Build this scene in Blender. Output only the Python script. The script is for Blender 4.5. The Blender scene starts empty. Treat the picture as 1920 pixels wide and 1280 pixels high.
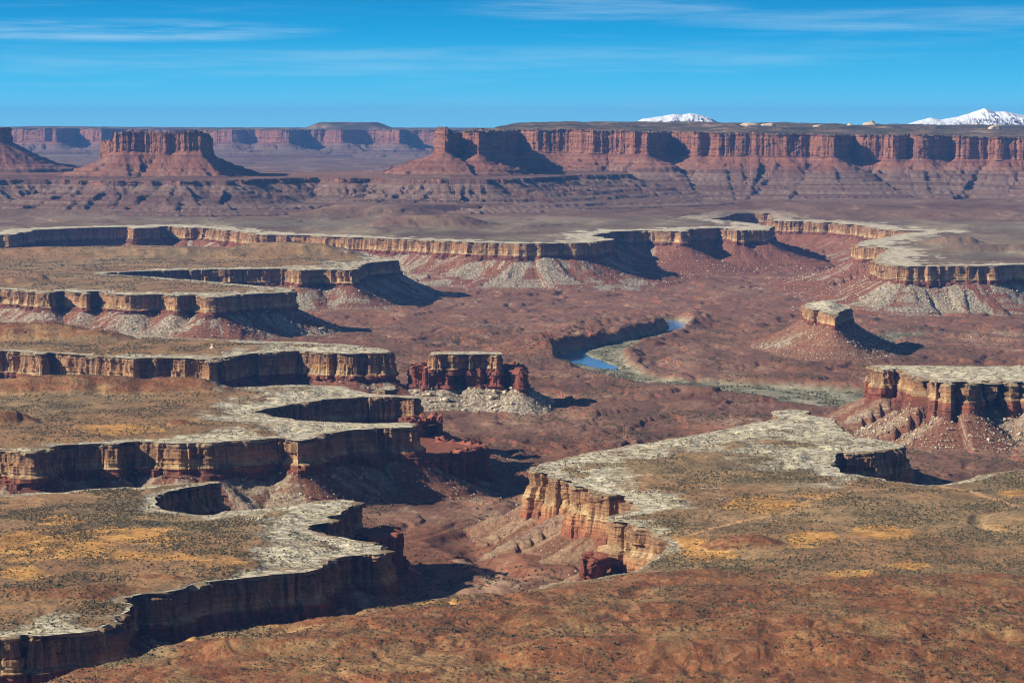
import bpy, math, random
import numpy as np
from mathutils import Vector
random.seed(7); rng = np.random.default_rng(11)
sc = bpy.context.scene
COL = sc.collection

# ------------------------------------------------------------------ camera frame
HC = 640.0            # eye height above the river terrace datum
FPX = 5400.0          # focal length in units of a 1920-wide frame
TH = math.atan(415.0 / FPX)
CT, ST = math.cos(TH), math.sin(TH)

def P(px, py, z):
    x = (px - 960) / FPX; y = -(py - 640) / FPX
    Y = CT + ST * y; Z = -ST + CT * y
    t = (z - HC) / Z
    return (x * t, Y * t)

def PD(px, D):
    return ((px - 960) / FPX * D, D)

def to_px(X, Y, Z):
    dz = Z - HC
    f = Y * CT - dz * ST
    u = Y * ST + dz * CT
    return 960 + FPX * X / f, 640 - FPX * u / f

# ------------------------------------------------------------------ noise
def _h(ix, iy, seed):
    n = (ix.astype(np.int64) * 374761393 + iy.astype(np.int64) * 668265263 + seed * 974634277) & 0xffffffff
    n = ((n ^ (n >> 13)) * 1274126177) & 0xffffffff
    n = ((n ^ (n >> 15)) * 2246822519) & 0xffffffff
    return (n ^ (n >> 16)) & 0xffff

_ang = np.arange(65536) * (2 * math.pi / 65536)
_GC, _GS = np.cos(_ang), np.sin(_ang)

def perlin(x, y, seed=0):
    x = np.asarray(x, float); y = np.asarray(y, float)
    x, y = np.broadcast_arrays(x, y)
    x0 = np.floor(x); y0 = np.floor(y); fx = x - x0; fy = y - y0
    ix = x0.astype(np.int64); iy = y0.astype(np.int64)
    u = fx * fx * fx * (fx * (fx * 6 - 15) + 10); v = fy * fy * fy * (fy * (fy * 6 - 15) + 10)
    def g(dx, dy):
        k = _h(ix + dx, iy + dy, seed)
        return _GC[k] * (fx - dx) + _GS[k] * (fy - dy)
    a = g(0, 0); b = g(1, 0); c = g(0, 1); d = g(1, 1)
    return 1.5 * ((a + (b - a) * u) * (1 - v) + (c + (d - c) * u) * v)

def fbm(x, y, o=4, seed=0, gain=.5):
    r = 0; a = 1; t = 0
    for i in range(o):
        r = r + a * perlin(x, y, seed + i * 17); t += a; a *= gain
        x = x * 2.03 + 11.3; y = y * 2.03 - 7.1
    return r / t

def ridge(x, y, o=3, seed=0):
    r = 0; a = 1; t = 0
    for i in range(o):
        r = r + a * (1 - 2 * np.abs(perlin(x, y, seed + i * 29))); t += a; a *= .5
        x = x * 2.1 + 3.3; y = y * 2.1 + 9.1
    return r / t

def blocks(x, seed, sharp=.86):
    x = np.asarray(x, float); x = x + .35 * perlin(x * .37, x * 0 + .5, seed + 1)
    i = np.floor(x); f = x - i; ii = i.astype(np.int64); z = ii * 0
    a = _h(ii, z, seed) / 65535. - .5; b = _h(ii + 1, z, seed) / 65535. - .5
    return a + (b - a) * sstep(sharp, 1., f)

def sstep(a, b, x):
    t = np.clip((x - a) / (b - a), 0, 1)
    return t * t * (3 - 2 * t)

# ------------------------------------------------------------------ objects
def tag(o, label=None, cat=None, group=None, kind=None):
    if label: o['label'] = label
    if cat: o['category'] = cat
    if group: o['group'] = group
    if kind: o['kind'] = kind
    return o

def empty(name, loc, label, cat, group=None):
    o = bpy.data.objects.new(name, None); COL.objects.link(o)
    o.location = loc; o.empty_display_size = 20
    return tag(o, label, cat, group)

def mesh_obj(name, V, F, mat, parent=None, attrs=None, smooth=True):
    """V (n,3) world coordinates, F (m,4) or (m,3)"""
    V = np.asarray(V, float).copy()
    if parent is not None: V -= np.array(parent.location)
    me = bpy.data.meshes.new(name)
    F = np.asarray(F, np.int32); k = F.shape[1]
    me.vertices.add(len(V)); me.vertices.foreach_set('co', V.astype(np.float32).ravel())
    me.loops.add(F.size); me.loops.foreach_set('vertex_index', F.ravel())
    me.polygons.add(len(F))
    me.polygons.foreach_set('loop_start', np.arange(0, F.size, k, dtype=np.int32))
    me.polygons.foreach_set('loop_total', np.full(len(F), k, np.int32))
    me.polygons.foreach_set('use_smooth', np.full(len(F), smooth, bool))
    for n, a in (attrs or {}).items():
        at = me.attributes.new(n, 'FLOAT', 'POINT')
        at.data.foreach_set('value', np.asarray(a, np.float32))
    me.update(calc_edges=True)
    me.materials.append(mat)
    o = bpy.data.objects.new(name, me); COL.objects.link(o)
    if parent is not None: o.parent = parent
    return o

# ------------------------------------------------------------------ materials
def lin(c):
    return tuple((v / 255 / 12.92 if v / 255 <= .04045 else ((v / 255 + .055) / 1.055) ** 2.4) for v in c) + (1,)

class Mat:
    def __init__(s, name, rough=.9, spec=.15):
        s.m = bpy.data.materials.new(name); s.m.use_nodes = True
        s.t = s.m.node_tree; s.b = s.t.nodes['Principled BSDF']
        s.b.inputs['Roughness'].default_value = rough
        s.b.inputs['Specular IOR Level'].default_value = spec
        s._pos = None
    def n(s, ty): return s.t.nodes.new(ty)
    def put(s, sock, v):
        if isinstance(v, bpy.types.NodeSocket): s.t.links.new(v, sock)
        elif isinstance(v, tuple) and len(v) == 3 and len(sock.default_value) == 4: sock.default_value = lin(v)
        else: sock.default_value = v
    def pos(s):
        if s._pos is None: s._pos = s.n('ShaderNodeNewGeometry')
        return s._pos.outputs['Position']
    def normz(s):
        s.pos(); x = s.n('ShaderNodeSeparateXYZ'); s.put(x.inputs[0], s._pos.outputs['True Normal']); return x.outputs[2]
    def attr(s, a):
        x = s.n('ShaderNodeAttribute'); x.attribute_name = a; return x.outputs['Fac']
    def sep(s, v):
        x = s.n('ShaderNodeSeparateXYZ'); s.put(x.inputs[0], v); return x.outputs
    def comb(s, a, b, c=0.0):
        x = s.n('ShaderNodeCombineXYZ'); s.put(x.inputs[0], a); s.put(x.inputs[1], b); s.put(x.inputs[2], c); return x.outputs[0]
    def scale(s, v, k):
        x = s.n('ShaderNodeVectorMath'); x.operation = 'MULTIPLY'; s.put(x.inputs[0], v); x.inputs[1].default_value = k; return x.outputs[0]
    def noise(s, v, sc_, det=4, rough=.55, dist=0.):
        x = s.n('ShaderNodeTexNoise'); s.put(x.inputs['Vector'], v); x.inputs['Scale'].default_value = sc_
        x.inputs['Detail'].default_value = det; x.inputs['Roughness'].default_value = rough; x.inputs['Distortion'].default_value = dist
        return x.outputs['Fac']
    def voro(s, v, sc_, feat='F1', out='Distance'):
        x = s.n('ShaderNodeTexVoronoi'); x.feature = feat; s.put(x.inputs['Vector'], v); x.inputs['Scale'].default_value = sc_
        return x.outputs[out]
    def math(s, op, a, b=0., clamp=False):
        x = s.n('ShaderNodeMath'); x.operation = op; x.use_clamp = clamp; s.put(x.inputs[0], a); s.put(x.inputs[1], b); return x.outputs[0]
    def rng(s, v, a, b, c=0., d=1., smooth=True):
        x = s.n('ShaderNodeMapRange'); x.interpolation_type = 'SMOOTHSTEP' if smooth else 'LINEAR'
        s.put(x.inputs[0], v)
        for i, q in enumerate((a, b, c, d)): x.inputs[1 + i].default_value = q
        return x.outputs[0]
    def ramp(s, f, st):
        x = s.n('ShaderNodeValToRGB'); s.put(x.inputs[0], f); e = x.color_ramp.elements
        while len(e) < len(st): e.new(.5)
        for q, (p, c) in zip(e, st): q.position = p; q.color = lin(c)
        return x.outputs[0]
    def mix(s, f, a, b, mode='MIX'):
        x = s.n('ShaderNodeMix'); x.data_type = 'RGBA'; x.blend_type = mode
        s.put(x.inputs[0], f); s.put(x.inputs[6], a); s.put(x.inputs[7], b); return x.outputs[2]
    def bump(s, h, dist, st=1., nrm=None):
        x = s.n('ShaderNodeBump'); x.inputs['Strength'].default_value = st; x.inputs['Distance'].default_value = dist
        s.put(x.inputs['Height'], h)
        if nrm is not None: s.put(x.inputs['Normal'], nrm)
        return x.outputs[0]
    def done(s, col, nrm=None):
        s.put(s.b.inputs['Base Color'], col)
        if nrm is not None: s.put(s.b.inputs['Normal'], nrm)
        return s.m

def m_floor():
    m = Mat('canyon_floor_earth'); p = m.pos()
    big = m.noise(p, .0011, 5, .6); mid = m.noise(m.scale(p, (1, .45, 1)), .006, 7, .68, .6); fine = m.noise(p, .06, 5, .75)
    c = m.ramp(mid, [(.3, (66, 45, 36)), (.44, (110, 73, 54)), (.57, (138, 91, 66)), (.74, (178, 136, 102))])
    c2 = m.ramp(mid, [(.3, (84, 60, 50)), (.5, (134, 98, 78)), (.72, (174, 142, 112))])
    c = m.mix(m.rng(big, .42, .6), c, c2)
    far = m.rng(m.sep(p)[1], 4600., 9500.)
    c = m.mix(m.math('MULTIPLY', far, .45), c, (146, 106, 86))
    c = m.mix(m.math('MULTIPLY', m.rng(m.noise(m.scale(p, (1, .25, 1)), .011, 7, .75), .56, .66), .6), c, (206, 172, 138))
    c = m.mix(m.math('MULTIPLY', m.rng(fine, .5, .3), .45), c, (92, 66, 52))
    sp = m.math('MULTIPLY', m.rng(m.voro(p, .075), .36, .2), m.rng(m.noise(p, .004, 4, .6), .4, .56))
    c = m.mix(m.math('MULTIPLY', sp, .85), c, (62, 54, 42))
    st = m.rng(m.normz(), .93, .8)
    rock = m.ramp(m.noise(m.scale(p, (1, 1, 8)), .03, 4), [(.35, (98, 58, 45)), (.6, (142, 86, 64)), (.75, (166, 116, 88))])
    c = m.mix(st, c, rock)
    rl = m.math('ABSOLUTE', m.math('SUBTRACT', m.noise(m.scale(p, (1, .6, 1)), .012, 4, .6, .8), .5)); c = m.mix(m.math('MULTIPLY', m.rng(rl, .02, .004), .55), c, (70, 46, 36))
    fl = m.attr('flood'); gn = m.noise(m.scale(p, (1, .5, 1)), .02, 6, .7, .5)
    g = m.ramp(gn, [(.32, (82, 84, 66)), (.5, (132, 128, 104)), (.62, (160, 152, 126)), (.75, (190, 178, 150))])
    c = m.mix(m.math('MULTIPLY', m.math('ADD', fl, m.math('MULTIPLY', m.math('SUBTRACT', gn, .5), .6)), 1.0, True), c, g)
    h = m.math('ADD', m.math('MULTIPLY', mid, 4.), m.math('MULTIPLY', fine, 1.8))
    return m.done(c, m.bump(h, 1., .9))

def m_talus():
    m = Mat('talus_rubble'); p = m.pos(); s = m.attr('s'); d = m.attr('d'); rel = m.attr('rel')
    v = m.comb(m.math('MULTIPLY', s, .022), m.math('MULTIPLY', d, .0045))
    ch = m.noise(v, 1., 6, .66, .5)
    layer = m.noise(m.comb(m.math('MULTIPLY', s, .003), m.math('MULTIPLY', rel, .16)), 1., 5, .75)
    red = m.ramp(layer, [(.3, (100, 62, 49)), (.45, (150, 96, 72)), (.55, (120, 77, 60)), (.7, (178, 124, 94))])
    fine = m.noise(p, .11, 6, .78)
    rub = m.ramp(fine, [(.34, (92, 78, 66)), (.48, (160, 144, 122)), (.58, (196, 182, 158)), (.7, (222, 212, 190))])
    pale = m.math('ADD', ch, m.math('MULTIPLY', m.math('SUBTRACT', m.attr('rub'), .5), .34))
    c = m.mix(m.rng(pale, .5, .58), red, rub)
    c = m.mix(m.math('MULTIPLY', m.rng(m.voro(p, .1), .3, .16), .22), c, (214, 200, 174))
    c = m.mix(m.math('MULTIPLY', m.rng(m.noise(p, .2, 4, .7), .55, .66), .7), c, (64, 48, 42))
    ea = m.ramp(ch, [(.34, (112, 78, 60)), (.47, (146, 108, 82)), (.55, (186, 156, 122)), (.66, (140, 98, 74))])
    c = m.mix(m.attr('earth'), c, m.mix(m.math('MULTIPLY', m.rng(fine, .5, .36), .6), ea, (84, 62, 50)))
    h = m.math('ADD', m.math('MULTIPLY', fine, 7.), m.math('MULTIPLY', m.voro(p, .12), -3.))
    return m.done(c, m.bump(h, 1., 1.))

def m_cliff(name, cap=True, varn=.66, low=None):
    m = Mat(name); p = m.pos(); s = m.attr('s'); h = m.attr('h'); t = m.attr('t')
    wob = m.noise(m.comb(m.math('MULTIPLY', s, .012), m.math('MULTIPLY', h, .05)), 1., 5, .65)
    tt = m.math('ADD', t, m.math('MULTIPLY', m.math('SUBTRACT', wob, .5), .3))
    tn = m.math('MULTIPLY', tt, .5)
    lo3 = low or ((160, 98, 70), (140, 82, 62), (126, 76, 60))
    if cap:
        base = m.ramp(tn, [(0., (168, 146, 114)), (.02, (184, 158, 122)), (.08, (170, 132, 96)), (.34, (188, 144, 98)), (.46, (220, 190, 142)),
                           (.53, (204, 160, 110)), (.57, lo3[0]), (.8, lo3[1]), (1., lo3[2])])
    else:
        base = m.ramp(tn, [(0., (158, 94, 72)), (.2, (160, 92, 70)), (.5, (138, 76, 60)), (.8, (150, 88, 68)), (1., (120, 68, 56))])
    lay = m.noise(m.comb(m.math('MULTIPLY', s, .004), m.math('MULTIPLY', h, .4)), 1., 6, .75)
    base = m.mix(m.math('MULTIPLY', m.rng(lay, .42, .58), .6), base, m.mix(.55, base, (96, 64, 50)))
    st = m.noise(m.comb(m.math('MULTIPLY', s, .13), m.math('MULTIPLY', h, .01)), 1., 6, .75)
    area = m.noise(m.comb(m.math('MULTIPLY', s, .013), m.math('MULTIPLY', h, .02), 7.), 1., 4, .65)
    var = m.math('MULTIPLY', m.rng(st, .42, .54), m.rng(area, .33, .5))
    var = m.math('MULTIPLY', m.math('MULTIPLY', var, m.rng(tt, .02, .14)), varn)
    c = m.mix(var, base, (72, 50, 43))
    fine = m.noise(p, .3, 5, .75)
    c = m.mix(m.math('MULTIPLY', m.rng(fine, .5, .66), .45), c, (86, 62, 50))
    hh = m.math('ADD', m.math('MULTIPLY', lay, 2.4), m.math('ADD', m.math('MULTIPLY', st, 2.), m.math('MULTIPLY', fine, 2.)))
    return m.done(c, m.bump(hh, 1., 1.))

def m_top():
    m = Mat('plateau_ground'); p = m.pos()
    mid = m.noise(m.scale(p, (1, .7, 1)), .007, 7, .66, .4); fine = m.noise(p, .14, 5, .75); mott = m.noise(p, .03, 6, .75)
    soil = m.ramp(mid, [(.3, (122, 102, 74)), (.46, (152, 126, 90)), (.56, (172, 140, 98)), (.72, (190, 156, 110))])
    soil = m.mix(m.rng(m.noise(p, .0022, 4), .44, .6), soil, m.mix(.4, soil, (170, 116, 74)))
    sand = m.ramp(mott, [(.35, (184, 128, 70)), (.55, (220, 164, 90)), (.7, (228, 184, 112))])
    sf = m.math('ADD', m.attr('sand'), m.math('MULTIPLY', m.math('SUBTRACT', mott, .5), 1.5))
    sf = m.math('ADD', sf, m.math('MULTIPLY', m.math('SUBTRACT', fine, .5), 1.3))
    sfm = m.rng(sf, .34, .66)
    c = m.mix(sfm, soil, sand)
    stk = m.math('ADD', m.math('MULTIPLY', m.noise(m.scale(p, (1, .5, 3)), .012, 8, .76, .6), .75), m.math('MULTIPLY', m.noise(m.scale(p, (1, .4, 1)), .07, 5, .8), .25))
    red = m.ramp(stk, [(.3, (86, 50, 34)), (.43, (126, 74, 46)), (.5, (146, 88, 54)), (.56, (150, 112, 72)), (.68, (186, 150, 104))])
    rf = m.math('ADD', m.attr('red'), m.math('MULTIPLY', m.math('SUBTRACT', mid, .5), 1.6))
    rfm = m.math('MULTIPLY', m.rng(rf, .25, .8), .92)
    c = m.mix(rfm, c, red)
    c = m.mix(m.math('MULTIPLY', m.rng(fine, .48, .32), .5), c, (88, 70, 50))
    rl = m.math('ABSOLUTE', m.math('SUBTRACT', m.noise(m.scale(p, (1, .6, 1)), .017, 4, .6, .9), .5)); rm = m.math('MULTIPLY', m.rng(rl, .022, .004), m.math('ADD', m.math('MULTIPLY', rfm, .45), .15)); c = m.mix(rm, c, (74, 52, 38))
    rl2 = m.math('ABSOLUTE', m.math('SUBTRACT', m.noise(m.scale(p, (1.2, .7, 1)), .045, 3, .6, .8), .5)); c = m.mix(m.math('MULTIPLY', m.rng(rl2, .03, .008), m.math('MULTIPLY', rfm, .3)), c, (196, 158, 112))
    den = m.rng(m.noise(p, .009, 5, .65), .34, .52)
    sp = m.math('MULTIPLY', m.rng(m.voro(p, .15), .4, .26), m.math('SUBTRACT', den, m.math('ADD', m.math('MULTIPLY', rfm, .55), m.math('MULTIPLY', sfm, .25)), True))
    c = m.mix(m.math('MULTIPLY', sp, .55), c, (62, 60, 42))
    clump = m.math('MULTIPLY', m.rng(m.noise(m.scale(p, (1, .6, 1)), .035, 5, .75), .47, .6), m.math('SUBTRACT', 1., m.math('MULTIPLY', rfm, .4)))
    c = m.mix(m.math('MULTIPLY', clump, .5), c, (88, 80, 56))
    tuft = m.math('MULTIPLY', m.rng(m.voro(p, .34), .4, .22), m.math('MULTIPLY', rfm, m.rng(m.noise(p, .02, 4, .6), .45, .58)))
    c = m.mix(m.math('MULTIPLY', tuft, .6), c, (84, 76, 50))
    jn = m.noise(m.scale(p, (.5, 1.3, 1)), .035, 7, .75, 1.0)
    slick = m.ramp(jn, [(.3, (156, 140, 110)), (.42, (208, 194, 160)), (.55, (230, 218, 188)), (.75, (240, 232, 208))])
    crk = m.voro(m.comb(m.math('ADD', m.math('MULTIPLY', m.sep(p)[0], .75), m.math('MULTIPLY', jn, 28.)), m.math('ADD', m.math('MULTIPLY', m.sep(p)[1], 1.25), m.math('MULTIPLY', mott, 30.))), .05, 'DISTANCE_TO_EDGE')
    slick = m.mix(m.math('MULTIPLY', m.rng(crk, .075, .0), .8), slick, (84, 72, 52))
    slick = m.mix(m.math('MULTIPLY', m.rng(m.noise(p, .02, 5, .7), .56, .68), .6), slick, (146, 122, 88))
    k = m.math('ADD', m.attr('slick'), m.math('MULTIPLY', m.math('SUBTRACT', m.noise(m.scale(p, (.5, 1.5, 1)), .014, 7, .75, .8), .5), 2.2))
    kf = m.rng(k, .36, .84)
    c = m.mix(kf, c, slick)
    c = m.mix(m.attr('track'), c, (196, 152, 106))
    ledg = m.math('MULTIPLY', m.math('ADD', m.math('MULTIPLY', m.rng(crk, .0, .2), 1.6), m.math('MULTIPLY', jn, 4.)), kf)
    h = m.math('ADD', ledg, m.math('ADD', m.math('MULTIPLY', fine, 1.8), m.math('ADD', m.math('MULTIPLY', mid, 3.), m.math('MULTIPLY', sp, .6))))
    return m.done(c, m.bump(h, 1., 1.))

def m_upland():
    m = Mat('upland_ground'); p = m.pos()
    st = m.noise(m.scale(p, (1, .35, 1)), .0035, 7, .65, .5); big = m.noise(p, .0007, 4)
    c = m.ramp(st, [(.3, (86, 68, 54)), (.46, (116, 96, 76)), (.56, (136, 118, 94)), (.7, (166, 148, 118))])
    c = m.mix(m.rng(big, .45, .6), c, m.ramp(st, [(.3, (102, 90, 74)), (.5, (130, 116, 94)), (.66, (160, 148, 122)), (.75, (200, 188, 158))]))
    k = m.math('ADD', m.attr('slick'), m.math('MULTIPLY', m.math('SUBTRACT', m.noise(m.scale(p, (1, .4, 1)), .008, 6, .7, .6), .5), 1.6))
    c = m.mix(m.rng(k, .42, .62), c, m.ramp(m.noise(p, .03, 4, .7), [(.3, (150, 136, 112)), (.6, (214, 202, 174))]))
    c = m.mix(m.math('MULTIPLY', m.attr('red'), .8), c, m.ramp(st, [(.3, (88, 60, 48)), (.6, (124, 88, 70)), (.75, (148, 114, 90))]))
    return m.done(c, m.bump(m.math('ADD', m.math('MULTIPLY', st, 18.), m.math('MULTIPLY', m.noise(p, .03, 4), 5.)), 1., .9))

def m_farslope():
    m = Mat('shale_slope'); p = m.pos(); s = m.attr('s'); d = m.attr('d'); z = m.sep(p)[2]
    lay = m.noise(m.comb(m.math('MULTIPLY', s, .0006), m.math('MULTIPLY', z, .055)), 1., 5, .72)
    ch = m.noise(m.comb(m.math('MULTIPLY', s, .02), m.math('MULTIPLY', d, .0022)), 1., 5, .62, .3)
    hi = m.ramp(lay, [(.3, (100, 64, 52)), (.5, (134, 88, 68)), (.7, (156, 110, 84))])
    lo = m.ramp(lay, [(.32, (82, 60, 52)), (.46, (112, 84, 70)), (.56, (130, 108, 92)), (.66, (104, 72, 60)), (.78, (160, 138, 114))])
    zz = m.math('ADD', z, m.math('MULTIPLY', m.math('SUBTRACT', ch, .5), 60.))
    c = m.mix(m.rng(zz, 318., 372.), lo, hi)
    c = m.mix(m.math('MULTIPLY', m.rng(ch, .52, .66), .45), c, (146, 122, 106))
    c = m.mix(m.math('MULTIPLY', m.rng(m.normz(), .8, .55), .7), c, (86, 58, 54))
    return m.done(c, m.bump(m.math('ADD', m.math('MULTIPLY', ch, 16.), m.math('MULTIPLY', m.noise(p, .03, 4, .7), 6.)), 1., 1.))

def m_farcliff():
    m = Mat('red_wall_rock'); p = m.pos(); s = m.attr('s'); h = m.attr('h'); t = m.attr('t')
    st = m.noise(m.comb(m.math('MULTIPLY', s, .045), m.math('MULTIPLY', h, .004)), 1., 5, .7)
    lay = m.noise(m.comb(m.math('MULTIPLY', s, .0012), m.math('MULTIPLY', h, .07)), 1., 5, .7)
    c = m.ramp(lay, [(.3, (96, 60, 47)), (.45, (128, 84, 65)), (.58, (152, 106, 80)), (.75, (122, 78, 60))])
    c = m.mix(m.math('MULTIPLY', m.rng(st, .46, .62), .45), c, (88, 54, 46))
    c = m.mix(m.rng(m.math('ADD', t, m.math('MULTIPLY', lay, .2)), .16, .1), c, (118, 92, 74))
    return m.done(c, m.bump(m.math('ADD', m.math('MULTIPLY', st, 9.), m.math('MULTIPLY', lay, 5.)), 1., 1.))

def m_fartop():
    m = Mat('wooded_mesa_top'); p = m.pos()
    n1 = m.noise(m.scale(p, (1, .4, 1)), .004, 6, .65)
    c = m.ramp(n1, [(.35, (62, 60, 48)), (.5, (92, 80, 62)), (.6, (134, 108, 82)), (.72, (176, 150, 120))])
    sp = m.math('MULTIPLY', m.rng(m.voro(p, .035), .45, .25), .8)
    c = m.mix(sp, c, (46, 50, 38))
    return m.done(c, m.bump(n1, 14., 1.))

def m_rock(name, a, b, c):
    m = Mat(name); p = m.pos()
    n1 = m.noise(p, .35, 5, .7)
    return m.done(m.ramp(n1, [(.3, a), (.5, b), (.7, c)]), m.bump(n1, 1.2, .8))

def m_snow():
    m = Mat('snow_and_rock', .6, .2); p = m.pos()
    n1 = m.noise(p, .012, 6, .7)
    k = m.math('ADD', m.normz(), m.math('MULTIPLY', m.math('SUBTRACT', n1, .5), .8))
    k = m.math('ADD', k, m.rng(m.sep(p)[2], 600., 760., -.25, .25))
    c = m.mix(m.rng(k, .5, .68), (92, 84, 84), (238, 242, 248))
    return m.done(c, m.bump(n1, 10., .8))

def m_water():
    m = Mat('river_water', .12, .5); p = m.pos()
    c = m.ramp(m.noise(p, .01, 3), [(.3, (40, 118, 176)), (.7, (52, 134, 190))])
    return m.done(c, m.bump(m.noise(p, .3, 3), .05, .3))

def m_leaf():
    m = Mat('desert_shrub_leaves', .8, .1); p = m.pos()
    return m.done(m.ramp(m.noise(p, 1.1, 4, .7), [(.3, (42, 46, 28)), (.55, (70, 74, 46)), (.75, (96, 96, 64))]))

MT = dict(floor=m_floor(), talus=m_talus(), cliff=m_cliff('pale_rim_cliff'), redcliff=m_cliff('red_ledge_cliff', False), paleclif=m_cliff('white_cap_cliff', True, .35), goldclif=m_cliff('golden_cliff', True, .42, ((202, 150, 104), (182, 118, 84), (160, 98, 74))), top=m_top(), upland=m_upland(),
          farslope=m_farslope(), farcliff=m_farcliff(), fartop=m_fartop(),
          pale=m_rock('pale_boulder_rock', (140, 128, 108), (188, 176, 150), (220, 210, 186)),
          redrock=m_rock('red_boulder_rock', (98, 56, 44), (140, 84, 62), (164, 106, 80)),
          dome=m_rock('pale_dome_rock', (150, 124, 100), (200, 176, 146), (222, 204, 176)),
          snow=m_snow(), water=m_water(), leaf=m_leaf(),
          brush=m_rock('olive_brush', (52, 50, 34), (82, 78, 54), (118, 108, 76)),
          bark=m_rock('shrub_bark', (60, 48, 38), (84, 68, 52), (100, 84, 64)))

# ------------------------------------------------------------------ landforms, traced as outlines on their own level
def px_poly(pts, z): return np.array([P(x, y, z) for x, y in pts])
def pd_poly(pts): return np.array([PD(x, d) for x, d in pts])

class Land: pass
LANDS = []
def land(key, name, label, cat, poly, z, h1, h2, prof, far=False, amp=10., wl=90., ds=4., gul=1.5, reach=420., cren=0., slick=70., zfun=None, mats=None, col=1., rub=.5, on=None, earth=0., cleft=9., sag=1.5, bulge=0., rnd=0.):
    L = Land(); L.key, L.name, L.label, L.cat, L.z, L.h1, L.h2 = key, name, label, cat, z, h1, h2
    L.prof = np.array(prof, float); L.far, L.ds, L.gul, L.reach, L.cren, L.slick, L.col, L.rub, L.on, L.earth, L.cleft, L.sag, L.bulge, L.rnd = far, ds, gul, reach, cren, slick, col, rub, on, earth, cleft, sag, bulge, rnd
    L.zfun = zfun or (lambda x, y: np.full(np.shape(x), z))
    L.mats = mats or (('top', 'cliff', 'talus') if not far else ('fartop', 'farcliff', 'farslope'))
    L.seed = 100 + 13 * len(LANDS)
    # densify + crenulate
    a = sum(poly[i][0] * poly[(i + 1) % len(poly)][1] - poly[(i + 1) % len(poly)][0] * poly[i][1] for i in range(len(poly)))
    if a < 0: poly = poly[::-1]
    def resample(q, step):
        q2 = np.vstack([q, q[:1]]); sl = np.hypot(*np.diff(q2, axis=0).T); cs = np.concatenate([[0], np.cumsum(sl)])
        n = max(12, int(cs[-1] / step)); u = np.linspace(0, cs[-1], n, endpoint=False)
        return np.stack([np.interp(u, cs, q2[:, 0]), np.interp(u, cs, q2[:, 1])], 1)
    q = resample(poly, ds * 2)
    # light smoothing so that traced corners round off
    for _ in range(3): q = .5 * q + .25 * (np.roll(q, 1, 0) + np.roll(q, -1, 0))
    nx = normals(q, 4)
    sd = L.seed
    off = amp * (fbm(q[:, 0] / wl, q[:, 1] / wl, 4, sd, .55) * 1.3 + .45 * ridge(q[:, 0] / (wl * .45), q[:, 1] / (wl * .45), 2, sd + 5) - .2)
    q2 = np.vstack([q, q[:1]]); sa0 = np.concatenate([[0], np.cumsum(np.hypot(*np.diff(q2, axis=0).T))])[:-1]
    off = off + amp * (1. * blocks(sa0 / (wl * .42), sd + 71, .88) - 1.5 * sstep(.72, .93, ridge(sa0 / (wl * 1.5), sa0 * 0 + .5, 1, sd + 72)))
    q = q + nx * off[:, None]
    L.rim = resample(q, ds)
    q2 = np.vstack([L.rim, L.rim[:1]]); L.s = np.concatenate([[0], np.cumsum(np.hypot(*np.diff(q2, axis=0).T))])[:-1]
    L.nrm = normals(L.rim, 3)
    L.coarse = resample(L.rim, max(ds * 2.5, 10.))
    q2 = np.vstack([L.coarse, L.coarse[:1]]); L.cs = np.concatenate([[0], np.cumsum(np.hypot(*np.diff(q2, axis=0).T))])[:-1]
    LANDS.append(L); return L

def normals(q, w):
    t = np.roll(q, -w, 0) - np.roll(q, w, 0)
    n = np.stack([t[:, 1], -t[:, 0]], 1)
    return n / (np.linalg.norm(n, axis=1, keepdims=True) + 1e-9)

TAL = [(0, 0), (40, 27), (90, 55), (150, 78), (240, 100), (420, 130)]
TAL2 = [(0, 0), (60, 38), (130, 66), (220, 88), (330, 104), (520, 130)]

A = land('A', 'plateau', 'brown shrubby plateau in the left foreground with long cliff in deep shade', 'plateau', px_poly([
    (-330, 932), (0, 926), (120, 919), (250, 911), (330, 906), (400, 902), (409, 905), (340, 921), (285, 934), (296, 946), (315, 956), (360, 961), (420, 958), (470, 953),
    (515, 950), (560, 944), (600, 938), (645, 934), (664, 938), (650, 952), (625, 975), (595, 990), (600, 1000), (650, 1009), (718, 1021), (721, 1035), (690, 1040), (640, 1044), (612, 1048), (600, 1064),
    (560, 1073), (500, 1079), (440, 1085), (380, 1092), (330, 1104), (290, 1113), (250, 1129), (222, 1148), (196, 1170), (150, 1184), (100, 1188), (30, 1194), (-330, 1215)], 150),
    150, 34, 22, TAL, ds=2., slick=60., rub=.45, earth=.3)
B = land('B', 'plateau', 'plateau with an orange sand patch, two pale fingers and a dark alcove between them', 'plateau', px_poly([
    (-330, 722), (0, 724), (300, 724), (430, 725), (560, 721), (640, 724), (690, 737), (735, 740), (783, 741), (785, 746), (740, 744), (680, 744), (610, 749), (545, 757), (500, 766), (480, 771),
    (520, 781), (600, 789), (700, 793), (770, 791), (779, 795), (774, 801), (720, 802), (650, 806), (612, 815), (560, 826), (520, 820), (480, 823), (400, 829), (330, 831), (240, 826), (215, 832), (180, 831), (110, 834), (60, 846), (0, 842), (-330, 850)], 150),
    150, 38, 18, TAL2, ds=2.4, amp=7., cleft=5., slick=90., rub=.55, earth=.35)
C = land('C', 'plateau', 'narrow tapering plateau with banded tan cliff beyond the orange sand patch', 'plateau', px_poly([
    (-330, 655), (0, 657), (60, 660), (64, 664), (85, 664), (90, 660), (130, 664), (200, 668), (250, 673), (262, 670), (330, 671), (385, 675), (393, 679), (400, 672), (450, 665), (500, 660), (560, 657), (600, 661), (660, 663), (728, 661),
    (734, 657), (700, 651), (640, 645), (560, 640), (480, 639), (400, 635), (280, 631), (200, 628), (-330, 622)], 150),
    150, 46, 14, TAL, ds=3., slick=110., rub=.4)
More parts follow.
